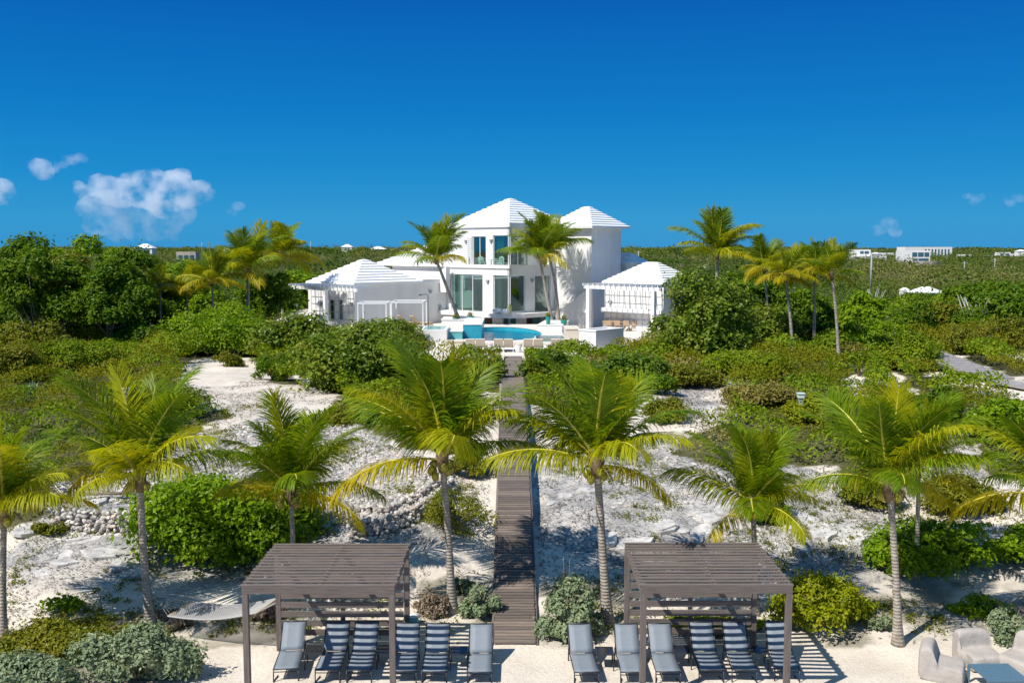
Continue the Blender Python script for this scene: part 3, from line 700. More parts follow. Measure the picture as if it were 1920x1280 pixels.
B(330, 790, 130, 735, 'olive', 'olive shrub behind the crown of the hammock palm', leaf=.13)
B(660, 800, 120, 750, 'olive', 'olive shrub left of the tall boardwalk palm crown', leaf=.12)
B(70, 660, 240, 530, 'dark', 'broad dark green thicket at the left edge in front of the trees', leaf=.22)
B(190, 640, 200, 520, 'bright', 'broad fresh green thicket below the bright topped tree', leaf=.22)
B(265, 628, 130, 540, 'dark', 'dark thicket just left of the small slim palm', leaf=.22)
B(10, 720, 140, 640, 'olive', 'olive thicket at the left edge above the agave', leaf=.16)
B(150, 705, 170, 640, 'scrubg', 'fresh green low thicket above the hammock palm crown', leaf=.15)
B(1560, 660, 150, 590, 'scrubg', 'fresh green bush between the last two palms of the row', leaf=.18)
B(1690, 700, 150, 625, 'scrubg', 'fresh green bush left of the far wooden steps', leaf=.16)
B(1850, 640, 170, 575, 'dark', 'dark bush in front of the dark broad tree on the right', leaf=.2)
B(1400, 715, 170, 660, 'scrubg', 'fresh green low bush in front of the sea grapes', leaf=.16)
B(1300, 735, 130, 690, 'olive', 'olive low bush in front of the tall sea grape', leaf=.14)
B(1420, 770, 150, 715, 'scrubb', 'dull brownish bush left of the right lamp bollard', leaf=.12)
B(1742, 590, 140, 552, 'dark', 'dark bushes hiding the walls of the half hidden bungalow', leaf=.22)
T = tree
T(40, 640, 190, 436, 640, 'dark', 'large dark tree at the left edge of the tree mass', Y=72, leaf=.28)
T(118, 640, 150, 462, 640, 'olive', 'brownish olive tree second from the left edge', Y=66, leaf=.26)
T(178, 640, 150, 438, 640, 'bright', 'tall bright topped tree in the middle of the left tree mass', Y=74, leaf=.28)
T(236, 640, 130, 455, 640, 'dark', 'dark green tree right of the bright topped tree', Y=70, leaf=.27)
B(98, 655, 180, 548, 'dark', 'dense dark bush in front of the brownish olive tree', leaf=.22)
B(12, 662, 150, 545, 'bright', 'dense bright green bush at the left edge below the large dark tree', leaf=.22)
T(75, 640, 150, 470, 640, 'dark', 'dark tree between the large edge tree and the brownish one', Y=64, leaf=.26)
T(205, 640, 140, 490, 640, 'dark', 'dark lower tree in front of the bright topped tree', Y=64, leaf=.25)
T(285, 620, 130, 492, 640, 'dark', 'dark tree behind the small slim palm', Y=75, leaf=.27)
T(345, 600, 150, 492, 620, 'bright', 'leafy green tree behind the low young palm', Y=86, leaf=.28)
T(500, 600, 150, 520, 600, 'dark', 'dark green tree behind the thick trunked palm', Y=84, leaf=.28)
T(512, 600, 80, 505, 610, 'dark', 'dark leafy tree in front of the palm left of the white pergola', Y=78, leaf=.26)
T(590, 570, 130, 505, 590, 'bright', 'green tree behind the left wing roof', Y=112, leaf=.34)
T(1400, 620, 150, 508, 610, 'dark', 'dark shaded tree below the broad crowned palm', Y=76, leaf=.28)
T(1500, 620, 120, 540, 640, 'dark', 'dark tree behind the golden palm trunk', Y=66, leaf=.26)
T(1620, 610, 120, 545, 640, 'bright', 'light green tree right of the palm row', Y=68, leaf=.26)
T(1850, 640, 170, 528, 620, 'dark', 'dark broad tree at the right below the modern houses', Y=82, leaf=.3)
T(1930, 640, 150, 540, 640, 'dark', 'dark tree cut off by the right edge', Y=74, leaf=.28)
T(1760, 640, 130, 560, 640, 'olive', 'olive tree left of the dark broad tree on the right', Y=78, leaf=.28)
# bleached dead branches
for px, py, Y, lab in ((1640, 560, 95, 'bleached dead bush among the scrub right of the palm row'), (1825, 560, 76, 'grey leafless tree among the dark trees at the right')):
    b = at(px, py, Y); b.z = tz(b.x, Y); r = empty('dead_tree', b, lab, 'dead tree'); mb = MB()
    for k in range(22):
        a = R.uniform(0, 6.28); q = Vector((math.cos(a) * R.uniform(.3, 1.6), math.sin(a) * 1.0, R.uniform(1.6, 3.4)))
        mb.tube([(0, 0, 0), q * .5 + Vector((R.uniform(-.2, .2), 0, .3)), q], [.07, .045, .015], 4)
    mb.build('branches', M['rope'], r)

# ------------------------------------------------------------------ low dune scrub (ground cover), rubble, far bush land
GR = .25; ox, oy = -60., 23.; nxg, nyg = 480, 300
cx = ox + GR * np.arange(nxg); cy = oy + GR * np.arange(nyg)
CX, CY = np.meshgrid(cx, cy); HC = np.zeros(CX.shape); SPC = np.zeros(CX.shape, int)
for _ in range(3000):
    x = NR.uniform(-58, 58); y = 24 + 72 * NR.uniform() ** .9
    r = NR.uniform(.5, 1.7) * (.7 + y / 110); h = r * NR.uniform(.38, .8) * (1.45 if NR.uniform() < .18 and y > 34 else 1)
    i0, i1 = int((x - r - ox) / GR), int((x + r - ox) / GR) + 2; j0, j1 = int((y - r - oy) / GR), int((y + r - oy) / GR) + 2
    i0 = max(i0, 0); j0 = max(j0, 0)
    d2 = ((CX[j0:j1, i0:i1] - x) ** 2 + (CY[j0:j1, i0:i1] - y) ** 2) / r ** 2
    hh_ = h * np.clip(1 - d2, 0, 1) ** .55; up_ = hh_ > HC[j0:j1, i0:i1]
    HC[j0:j1, i0:i1] = np.where(up_, hh_, HC[j0:j1, i0:i1])
    sp_ = int(np.searchsorted([.5, .8], vnoise(np.array([x / 7.]), np.array([y / 7.]), 44)[0] * .7 + NR.uniform() * .4)); SPC[j0:j1, i0:i1] = np.where(up_, sp_, SPC[j0:j1, i0:i1])
gyh, gxh = np.gradient(HC, GR)
def scatter(count, ylo, yhi):
    y = np.sqrt(NR.uniform(ylo ** 2, yhi ** 2, count)); x = NR.uniform(-.6, .6, count) * y
    return x, y
x, y = scatter(700000, 26, 98); z = terr(x, y)
k = ~barren(x, y, z) & ~pad(x, y) & (np.abs(x - .05) > .75); x, y, z = x[k], y[k], z[k]
i = np.clip(((x - ox) / GR).astype(int), 0, nxg - 1); j = np.clip(((y - oy) / GR).astype(int), 0, nyg - 1)
h = .08 + HC[j, i]; nrm = np.stack([-gxh[j, i], -gyh[j, i], np.full(len(x), .8)], -1)
P = np.stack([x, y, z + h * NR.uniform(.3, 1.0, len(x)) ** .5], -1) + NR.normal(0, .03, (len(x), 3))
for sp_, mk, nm, lab in ((0, 'scrub', 'dune_scrub', 'low olive green dune scrub covering the ground'), (1, 'scrubg', 'leafy_scrub', 'patches of leafy fresh green scrub on the dunes'), (2, 'scrubb', 'dry_scrub', 'patches of dry brownish scrub on the dunes')):
    q = SPC[j, i] == sp_; V, Qd = leaves(P[q], nrm[q], (.05 + .0019 * y[q]) * (1.25 if sp_ == 1 else .9), .5, .62)
    tag(npmesh(nm, V, Qd, M[mk]), lab, 'scrub', kind='stuff')
# sparse tufts on the bare sand
x, y = scatter(6500, 24, 45); z = terr(x, y); k = barren(x, y, z) & (np.abs(x) > 1.2) & (fbm(x / 2.2, y / 2.2, 3, 55) > .47)
x, y, z = x[k], y[k], z[k]; rep = 30
sg_ = np.repeat(.05 + NR.gamma(1.2, .07, len(x)), rep); x = np.repeat(x, rep) + NR.normal(0, 1, len(x) * rep) * sg_; y = np.repeat(y, rep) + NR.normal(0, 1, len(y) * rep) * sg_; z = np.repeat(z, rep) + np.abs(NR.normal(0, .07, len(z) * rep))
V, Qd = leaves(np.stack([x, y, z], -1), np.tile([0, 0, .7], (len(x), 1)), .075, .8)
tag(npmesh('sand_tufts', V, Qd, M['olive']), 'scattered small tufts growing in the pale sand', 'tufts', kind='stuff')
# dead leaves and twigs lying on the sand
for cnt, sz_, asp, mk, nm, lab, thr in ((60000, .10, .3, 'litter', 'leaf_litter', 'dry leaves scattered over the sand', .42), (30000, .34, .05, 'litter', 'twig_litter', 'thin dry twigs lying on the sand', .40)):
    x, y = scatter(cnt, 23.4, 52); z = terr(x, y); k = barren(x, y, z) & (np.abs(x) > .8) & (fbm(x / 1.4, y / 1.4, 3, 66) > thr) & ((y > 24.6) | (NR.uniform(size=len(x)) < .12)); x, y, z = x[k], y[k], z[k] + .02
    V, Qd = leaves(np.stack([x, y, z], -1), np.tile([0, 0, 1.], (len(x), 1)), sz_, .18, asp)
    tag(npmesh(nm, V, Qd, M[mk]), lab, 'litter', kind='stuff')
ICO_V = None
def stones(P, size, rng, flat=.6):
    t = (1 + 5 ** .5) / 2
    iv = np.array([(-1,t,0),(1,t,0),(-1,-t,0),(1,-t,0),(0,-1,t),(0,1,t),(0,-1,-t),(0,1,-t),(t,0,-1),(t,0,1),(-t,0,-1),(-t,0,1)]) / math.sqrt(1 + t * t)
    it = np.array([(0,11,5),(0,5,1),(0,1,7),(0,7,10),(0,10,11),(1,5,9),(5,11,4),(11,10,2),(10,7,6),(7,1,8),(3,9,4),(3,4,2),(3,2,6),(3,6,8),(3,8,9),(4,9,5),(2,4,11),(6,2,10),(8,6,7),(9,8,1)])
    k = len(P); sc = np.asarray(size)[:, None, None] * rng.uniform(.6, 1.25, (k, 1, 3)); sc[:, :, 2] *= flat
    v = iv[None] * rng.uniform(.78, 1.15, (k, 12, 1)) * sc
    a = rng.uniform(0, 6.28, k); c, s = np.cos(a)[:, None], np.sin(a)[:, None]
    v = np.stack([v[..., 0] * c - v[..., 1] * s, v[..., 0] * s + v[..., 1] * c, v[..., 2]], -1) + P[:, None]
    return v.reshape(-1, 3), (it[None] + 12 * np.arange(k)[:, None, None]).reshape(-1, 3)
x, y = scatter(60000, 25, 42); z = terr(x, y); px, py = proj(x, y, z)
k = inpoly(px, py, [(360,860),(440,795),(640,775),(720,830),(860,880),(850,930),(650,985),(500,960),(330,930),(120,950),(120,920)]) & barren(x, y, z)
x, y, z = x[k], y[k], z[k]; sz = NR.uniform(.03, .1, len(x)) + (NR.uniform(size=len(x)) > .95) * .07
V, Qd = stones(np.stack([x, y, z + sz * .1], -1), sz, NR)
tag(npmesh('limestone_rubble', V, Qd, M['stone'], tri=True), 'grey white limestone rubble on the slope left of the boardwalk', 'rubble', kind='stuff')
x, y = scatter(9000, 24.5, 42); z = terr(x, y); px, py = proj(x, y, z)
k = (inpoly(px, py, ROCK[1]) | inpoly(px, py, ROCK[2]) | inpoly(px, py, ROCK[0])) & barren(x, y, z) & (np.abs(x) > .9) & (fbm(x / 2, y / 2, 3, 12) > .46)
x, y, z = x[k], y[k], z[k]; sz = NR.uniform(.03, .13, len(x)) ; V, Qd = stones(np.stack([x, y, z], -1), sz, NR, .35)
tag(npmesh('loose_stones', V, Qd, M['stone'], tri=True), 'flat loose stones on the sandy limestone slope', 'stones', kind='stuff')
mb = MB(); rl = random.Random(4)
for (px, py, w_, n_) in ((1540, 960, 2.6, 9), (1470, 1000, 1.6, 5), (1290, 985, 1.8, 6), (1200, 1000, 1.2, 4), (1380, 935, 1.5, 4), (1080, 930, 1.0, 3), (1770, 850, 1.6, 6), (1300, 760, 1.6, 4), (180, 1050, 1.7, 6), (90, 1020, 1.4, 5), (360, 1040, 1.2, 3), (260, 930, 1.6, 4), (480, 850, 1.3, 3), (1640, 1010, 1.3, 4)):
    c = G(px, py)
    for k in range(n_):
        x_, y_ = c.x + rl.uniform(-w_, w_), c.y + rl.uniform(-w_, w_) * .6; z_ = tz(x_, y_); r_ = rl.uniform(.3, .95) * (.6 + w_ * .2); a0 = rl.uniform(0, 6.28); nn_ = rl.randint(9, 14); el_ = rl.uniform(.4, .75); ca, sa = math.cos(a0), math.sin(a0)
        P_o = []
        for i_ in range(nn_):
            t_ = 6.283 * i_ / nn_; q_ = r_ * rl.uniform(.72, 1.12); u_, v_ = q_ * math.cos(t_), q_ * el_ * math.sin(t_); P_o.append((u_ * ca - v_ * sa, u_ * sa + v_ * ca))
        h_ = rl.uniform(.015, .06); Mx_ = Matrix.Translation((x_, y_, z_ - .1)) @ Matrix.Rotation(rl.uniform(-.02, .2), 4, 'X') @ Matrix.Rotation(rl.uniform(-.14, .14), 4, 'Y')
        mb.prism(P_o, 0, h_ + .1, 0, Mx_)
tag(mb.build('limestone_ledges', M['ledge'], bevel=.015), kind='structure')
def stone_wall(pts, h, label, rows=5, sz=.16):
    P = []; 
    g = [G(*p) for p in pts]; base = g[0].copy(); rng = np.random.default_rng(len(pts) * 7)
    for i in range(len(g) - 1):
        L = (g[i + 1] - g[i]).length; m_ = int(L / (sz * 1.15))
        for j in range(m_):
            for r_ in range(rows):
                for q in range(2):
                    p = g[i].lerp(g[i + 1], (j + rng.uniform(.1, .9)) / m_); zz = tz(p.x, p.y)
                    P.append((p.x + rng.uniform(-.05, .05), p.y + q * sz * 1.1 + r_ * .05, zz - .05 + (r_ + .4) * h / rows))
    P = np.array(P); V, Qd = stones(P - np.array(base), rng.uniform(.7, 1.15, len(P)) * sz * .72, rng, .8)
    o = npmesh('stone_wall', V, Qd, M['stone'], tri=True); o.location = base; tag(o, label, 'stone wall')
stone_wall([(655,1012),(720,1008),(775,985),(820,955),(848,925)], .62, 'curved dry stone wall of rough limestone left of the boardwalk palm', 5)
stone_wall([(100,985),(160,1002),(230,1004),(300,985)], .75, 'straight dry stone wall behind the hammock palm trunk', 6, .17)
stone_wall([(640,968),(720,965),(790,935),(835,905),(858,880)], .35, 'low upper tier of loose stones above the curved wall', 3, .17)
mb = MB(); p0, p1 = G(120, 946), G(310, 942); mb.tube([p0 + Vector((0, .2, .3)), p1 + Vector((0, .2, .3))], .05, 6); tag(mb.build('log', M['twig']), 'long thin weathered log lying along the top of the straight stone wall', 'log')
# far bush
d = 96 + (2050 - 96) * NR.uniform(0, 1, 26000) ** 1.4; x = NR.uniform(-.6, .6, 26000) * d
k = ~pad(x, d) & (x / d > -.53); x, d = x[k], d[k]; z = terr(x, d)
tall = fbm(x / 35, d / 35, 3, 9); w = NR.uniform(.8, 2.0, len(d)) * (1 + d / 900) * (.7 + tall); hgt = np.minimum(w * NR.uniform(.5, 1.0, len(d)), 2.4 + 0 * w) * np.where((tall > .56) & (NR.uniform(size=len(d)) < .5), 1.9, 1.0)
big = NR.uniform(size=len(d)) < .055; w = np.where(big, w * 1.5, w); hgt = np.where(big, NR.uniform(2.8, 5.0, len(d)), hgt)
nl = np.clip(14000 / d, 10, 120).astype(int); ii = np.repeat(np.arange(len(d)), nl)
dv = NR.normal(0, 1, (len(ii), 3)); dv /= np.linalg.norm(dv, axis=1, keepdims=True); dv[:, 2] = np.abs(dv[:, 2])
P = np.stack([x[ii], d[ii], z[ii]], -1) + dv * np.stack([w[ii], w[ii], hgt[ii]], -1) * NR.uniform(.6, 1.05, (len(ii), 1))
V, Qd = leaves(P, dv + np.array([0, -.1, .5]), np.clip(1.45 * w[ii] / np.sqrt(nl[ii]), .16, 4), .5, .7)
tag(npmesh('far_bushland', V, Qd, M['far']), 'flat green bush land stretching to the horizon', 'bush land', kind='stuff')

# ------------------------------------------------------------------ villa (walls stand at 45 degrees to the boardwalk)
q2 = math.sqrt(.5); VO = at(955, 600, 85.0); VX, VY = VO.x, 85.0
def hv(px, py, v):
    dx, dy, dz = ray(px, py); t = (v / q2 + VX + VY) / (dx + dy); return q2 * ((t*dx - VX) - (t*dy - VY)), CH + dz * t
def hu(px, py, u):
    dx, dy, dz = ray(px, py); t = (u / q2 + VX - VY) / (dx - dy); return q2 * ((t*dx - VX) + (t*dy - VY)), CH + dz * t
def loc(p): return q2 * ((p.x - VX) - (p.y - VY)), q2 * ((p.x - VX) + (p.y - VY)), p.z
villa = empty('villa', (VX, VY, 0), 'white two storey villa with stepped white hip roofs behind the pool', 'house', rz=-math.pi / 4)
def wall_mesh(mb, ax, c, lo, hi, z0, z1, th, openings, mi=0):
    """wall in the plane v=c (ax 'v', runs along u) or u=c (ax 'u', runs along v), openings cut out, th = inward thickness"""
    xs = sorted({lo, hi, *[min(max(o[i], lo), hi) for o in openings for i in (0, 1)]}); zs = sorted({z0, z1, *[o[i] for o in openings for i in (2, 3)]})
    P = (lambda a, d, z: (a, c + d, z)) if ax == 'v' else (lambda a, d, z: (c + d, a, z))
    def solid(i, j):
        if i < 0 or j < 0 or i >= len(xs) - 1 or j >= len(zs) - 1: return False
        x = (xs[i] + xs[i+1]) / 2; z = (zs[j] + zs[j+1]) / 2
        return not any(o[0] < x < o[1] and o[2] < z < o[3] for o in openings)
    for i in range(len(xs) - 1):
        for j in range(len(zs) - 1):
            if not solid(i, j): continue
            a, b, e, f = xs[i], xs[i+1], zs[j], zs[j+1]
            for d in (0, th): mb.add([P(a, d, e), P(b, d, e), P(b, d, f), P(a, d, f)], [(0, 1, 2, 3)], mi)
            if not solid(i-1, j): mb.add([P(a, 0, e), P(a, th, e), P(a, th, f), P(a, 0, f)], [(0, 1, 2, 3)], mi)
            if not solid(i+1, j): mb.add([P(b, 0, e), P(b, th, e), P(b, th, f), P(b, 0, f)], [(0, 1, 2, 3)], mi)
            if not solid(i, j-1): mb.add([P(a, 0, e), P(b, 0, e), P(b, th, e), P(a, th, e)], [(0, 1, 2, 3)], mi)
            if not solid(i, j+1): mb.add([P(a, 0, f), P(b, 0, f), P(b, th, f), P(a, th, f)], [(0, 1, 2, 3)], mi)
def window(ax, c, o, th, panes, name='window', mid=None, glass='glass', extra=None):
    """frame set inside an opening, panes as a sub-part"""
    a, b, e, f = o; w = .06; d0, d1 = (th * .35, th * .35 + (.07 if th > 0 else -.07)); lo, hi = min(d0, d1), max(d0, d1)
    mb = MB(); gl = MB()
    bx = (lambda m, x0, x1, y0, y1, z0, z1: m.box(x0, x1, c + y0, c + y1, z0, z1)) if ax == 'v' else (lambda m, x0, x1, y0, y1, z0, z1: m.box(c + y0, c + y1, x0, x1, z0, z1))
    bx(mb, a, b, lo, hi, e, e + w); bx(mb, a, b, lo, hi, f - w, f)
    for k in range(panes + 1):
        x = a + (b - a) * k / panes; x0 = max(a, x - w / 2 if 0 < k < panes else (a if k == 0 else b - w)); bx(mb, x0, x0 + w, lo + .003, hi - .003, e + w, f - w)
    fo = mb.build(name, M['white'], villa)
    bx(gl, a + .01, b - .01, (lo + hi) / 2 - .006, (lo + hi) / 2 + .006, e + .01, f - .01)
    gl.build('pane', M[glass], fo)
    return fo
def hip(name, u0, u1, v0, v1, z0, z1, courses=9, over=0.):
    """stepped hip roof over a rectangle: every course is a sloped band with a small riser"""
    u0 -= over; v0 -= over; u1 += over; v1 += over
    hx, hy = (u1 - u0) / 2, (v1 - v0) / 2; m_ = min(hx, hy); cx_, cy_ = (u0 + u1) / 2, (v0 + v1) / 2
    mb = MB(); ring = lambda k, z: [(cx_ + sx * (hx - m_ * k), cy_ + sy * (hy - m_ * k), z) for sx, sy in ((-1,-1),(1,-1),(1,1),(-1,1))]
    dz = (z1 - z0) / courses; rs = dz * .42
    for i in range(courses):
        k0, k1 = i / courses, (i + 1) / courses; za = z0 + dz * i
        A, Bq, Cq = ring(k0, za), ring(k0 - (.006 if i else 0), za + rs), ring(min(k1, .999), za + dz)
        mb.add(A + Bq + Cq, [(j, (j+1) % 4, 4 + (j+1) % 4, 4 + j) for j in range(4)] + [(4 + j, 4 + (j+1) % 4, 8 + (j+1) % 4, 8 + j) for j in range(4)])
    mb.add(ring(0, z0), [(3, 2, 1, 0)])
    return mb.build(name, M['roof'], villa)
zc = lambda py: at(955, py, 85).z
ZD = 3.75; ZM = zc(588); ZB = zc(503); ZE = zc(424)
uL = hv(838, 588, 0)[0]; vR = hu(1040, 588, 0)[0]
# lower storey
def rect_v(p0, p1, y0, y1, v): 
    a, b = hv(p0, y1, v)[0], hv(p1, y1, v)[0]; pm = (p0 + p1) / 2; return (a, b, hv(pm, y1, v)[1], hv(pm, y0, v)[1])
def rect_u(p0, p1, y0, y1, u):
    a, b = hu(p0, y1, u)[0], hu(p1, y1, u)[0]; pm = (p0 + p1) / 2; return (a, b, hu(pm, y1, u)[1], hu(pm, y0, u)[1])
W1 = rect_v(846, 905, 514, 584, 0); W2 = rect_v(925, 955, 516, 585, 0); W2 = (W2[0], .001, ZM + .12, W2[3]); W2r = (-.001, hu(985, 585, 0)[0], ZM + .12, W2[3]); W4 = rect_u(1003, 1032, 516, 586, 0)
mb = MB(); TH = .3
wall_mesh(mb, 'v', 0, uL, 0, ZM, ZB, TH, [W1, W2]); wall_mesh(mb, 'u', 0, 0, vR, ZM, ZB, -TH, [W2r, W4])
mb.build('lower_wall', M['stucco'], villa)
mb = MB(); mb.box(uL, -.35, 5.2, 5.35, ZM, ZB); mb.box(uL, -.35, .35, 5.2, ZM - .02, ZM + .04); mb.box(uL, -.35, .35, 5.2, ZB - .2, ZB - .03); mb.box(-6.2, -6.05, 5.35, vR, ZM, ZB); mb.box(-4.6, -2.9, 2.2, 3.0, ZM + .04, ZM + .8); mb.box(-2.0, -1.2, 4.2, 4.9, ZM + .04, ZM + 1.4)
mb.build('interior', M['inner'], villa)
window('v', 0, W1, TH, 3); window('v', 0, W2, TH, 1); window('u', 0, W2r, -TH, 1); window('u', 0, W4, -TH, 1, 'door')
for c, (a, b) in (('white', (W1[0] + .1, W1[0] + .75)), ('white', (W2[0] + .1, W2[0] + .55)), ('mint', (W1[1] - .6, W1[1] - .15))):
    mb = MB(); k = 9
    for i in range(k): x = a + (b - a) * i / k; mb.box(x, x + (b - a) / k * .95, .42 + .05 * (i % 2), .46 + .05 * (i % 2), ZM + .06, W1[3] - .05)
    mb.build('curtain', M[c], villa)
# floor slab with rounded prow and lower level below
def prow(off, n=10):
    pts = [(uL - .2, .6), (uL - .2, -off)]
    for i in range(n + 1):
        a = -math.pi / 2 + (math.pi / 2) * i / n; pts.append((-1.2 + (1.2 + off) * math.cos(a) , 1.2 + (1.2 + off) * math.sin(a)))
    return pts + [(off, vR + .1), (-.6, vR + .1)]
mb = MB(); mb.prism(prow(1.05), ZM - .38, ZM - .003); mb.build('floor_slab', M['stucco'], villa)
mb = MB(); mb.prism(prow(-1.3), 2.6, ZM - .383); mb.build('basement_wall', M['stucco'], villa)
for p0, p1, mk, face in ((862, 876, 'brown', 'v'), (900, 911, 'tealwall', 'v'), (911, 923, 'brown', 'v'), (946, 955, 'tealwall', 'v'), (955, 966, 'tealwall', 'u'), (987, 997, 'brown', 'u'), (998, 1012, 'tealwall', 'u'), (1022, 1036, 'brown', 'u')):
    mb = MB()
    if face == 'v': a, b = hv(p0, 600, 1.3)[0], hv(p1, 600, 1.3)[0]; mb.box(a, min(b, -1.31), 1.22, 1.297, 2.65, ZM - .42)
    else: a, b = hu(p0, 600, -1.3)[0], hu(p1, 600, -1.3)[0]; mb.box(-1.297, -1.22, max(a, 1.31), b, 2.65, ZM - .42)
    mb.build('wall_panel', M[mk], villa)
for p0, p1, face in ((924, 944, 'v'), (967, 986, 'u')):
    mb = MB()
    for i in range(7):
        z = 2.9 + i * .15
        if face == 'v': a, b = hv(p0, 600, .7)[0], hv(p1, 600, .7)[0]; mb.box(a, b, .62, .72, z, z + .12)
        else: a, b = hu(p0, 600, -.7)[0], hu(p1, 600, -.7)[0]; mb.box(-.72, -.62, a, b, z, z + .12)
    mb.build('louvre_screen', M['white'], villa)
# upper storey, set back behind a balcony
sb = 1.3; uU = hv(842, 480, sb)[0]; vU = vR + 3.0; z0 = ZB + .02
D1 = rect_v(886, 911, 443, 500, sb); D1 = (D1[0], D1[1], z0 + .03, D1[3]); W3 = rect_v(924, 955, 441, 499, sb); W3 = (W3[0], -sb + .001, z0 + .05, W3[3]); W3r = (sb - .001, hu(990, 499, -sb)[0], z0 + .05, W3[3])
mb = MB(); wall_mesh(mb, 'v', sb, uU, -sb, z0, ZE, TH, [D1, W3]); wall_mesh(mb, 'u', -sb, sb, vU, z0, ZE, -TH, [W3r])
mb.box(uU, uU + TH, sb + TH + .003, 9.5, z0, ZE); mb.build('upper_wall', M['stucco'], villa)
mb = MB(); mb.box(uU + .3, -sb - .35, 5.4, 5.55, z0, ZE); mb.box(uU + .3, -sb - .35, sb + .35, 5.4, ZE - .25, ZE - .05); mb.box(-3.8, -2.2, 3.2, 4.8, z0 + .02, z0 + .6); mb.build('interior', M['inner'], villa)
window('v', sb, D1, TH, 2, 'door'); window('v', sb, W3, TH, 1); window('u', -sb, W3r, -TH, 2)
mb = MB(); k = 8
for i in range(k): x = W3[0] + .08 + .9 * i / k; mb.box(x, x + .1, sb + .42 + .05 * (i % 2), sb + .46 + .05 * (i % 2), z0 + .06, W3[3] - .05)
mb.build('curtain', M['mint'], villa)
mb = MB(); a, b = hv(877, 470, sb)[0], hv(885, 470, sb)[0]; mb.box(a, a + .05, sb - .09, sb - .003, D1[2], D1[3]); mb.box(b - .05, b, sb - .09, sb - .003, D1[2], D1[3])
for i in range(15):
    z = D1[2] + (D1[3] - D1[2]) * i / 15; mb.box(a + .05, b - .05, sb - .08, sb - .02, z, z + .11)
mb.build('shutter', M['white'], villa)
mb = MB(); mb.prism([(uL - .1, -.12), (.12, -.12), (.12, vR), (-8, vR + 4), (uL - .1, 9)], ZB - .02, ZB + .016); mb.build('balcony_floor', M['stucco'], villa)
mb = MB(); a = hv(880, 495, 0)[0]
mb.box(uL - .1, a, -.12, .12, ZB + .017, zc(484)); mb.box(a, .12, -.12, .12, ZB + .017, ZB + .28); mb.box(-.12, .12, .123, 5.0, ZB + .017, ZB + .28); mb.box(-.12, .12, 5.003, vR, ZB + .017, ZB + .9)
mb.build('parapet', M['stucco'], villa)
mb = MB(); o = .16
for x0, x1, y0, y1 in ((uU - o, -sb + o, sb - o, sb + .25), (-sb - .25, -sb + o, sb + .253, 11.0), (uU - o, uU + .25, sb + .253, 11.0)): mb.box(x0, x1, y0, y1, ZE - .02, zc(417) + .03)
mb.build('fascia', M['roof'], villa)
WU = -sb - uU
hip('roof', uU + .1, -sb + o - .02, sb - o + .02, sb + WU + .1, zc(418), at(955, 372, 85 + (WU/2 + sb) * q2 * 2).z, 11)
# corner tower on the right
uB = hu(1108, 588, 0); 
uT = hv(1108, 560, vR)[0]; vT2 = hu(1164, 500, uT)[0]; wt = vT2 - vR; zt = hv(1108, 425, vR)[1]
mb = MB(); wall_mesh(mb, 'v', vR, .02, uT, 2.9, zt, TH, []); mb.box(uT - TH, uT, vR + TH + .003, vT2, 2.9, zt);
mb.build('tower_wall', M['stucco'], villa)
mb = MB(); mb.box(uT - .02, uT + .05, vT2 - 1.4, vT2 - .9, hu(1160, 512, uT)[1], hu(1160, 440, uT)[1]); mb.build('window_recess', M['stucco'], villa)
hip('roof', uT - wt - .5, uT, vR, vT2, zt, at(1102, 384, 85 + wt * .2).z, 9, over=.62)
mb = MB(); mb.box(uT - wt - 1.1, uT + .6, vR - .6, vT2 + .6, zt - .12, zt - .003); mb.build('eave', M['roof'], villa)
# left wing
uW = uL - .05; vA = hu(665, 560, uW)[0]; zw = hu(668, 535, uW)[1]; uA = hv(578, 560, vA)[0]
mb = MB()
mb.box(uW - TH, uW, vA + TH + .003, .6, 2.9, zw)
lw = [rect_v(617, 628, 561, 600, vA), rect_v(634, 643, 561, 600, vA)]
wall_mesh(mb, 'v', vA, uA, uW, 2.9, zw, TH, lw); mb.box(uA, uA + TH, vA + TH + .003, 0, 2.9, zw); mb.box(uA + .4, uW - .4, vA + 3, vA + 3.2, 2.9, zw)
mb.build('wing_wall', M['stucco'], villa)
for o_ in lw: window('v', vA, o_, TH, 1)
mb = MB(); mb.box(uA - .2, uW + .12, vA - .14, .55, zw + .002, zw + .14); mb.build('eave', M['roof'], villa)
side = uW - uA; hip('roof', uA - .15, uW + .08, vA - .1, vA + side + .3, zw + .14, at(676, 487, at(676, 487, 80).y + 3).z, 9)
mb = MB(); mb.box(uW - 6, uW + .1, vA + side + .32, .55, zw + .142, zw + .35); mb.build('parapet', M['stucco'], villa)
# block behind the left wing
va = 3.2; z3 = hv(740, 498, va)[1]; a, b = hv(736, 520, va)[0], uL + 3
mb = MB(); mb.box(a, b, va, va + 8, 2.9, z3); mb.build('rear_wall', M['stucco'], villa)
hip('roof', a - 3.0, b + 2, va - .1, va + 8.3, z3, at(775, 458, 98).z, 9, over=.3)
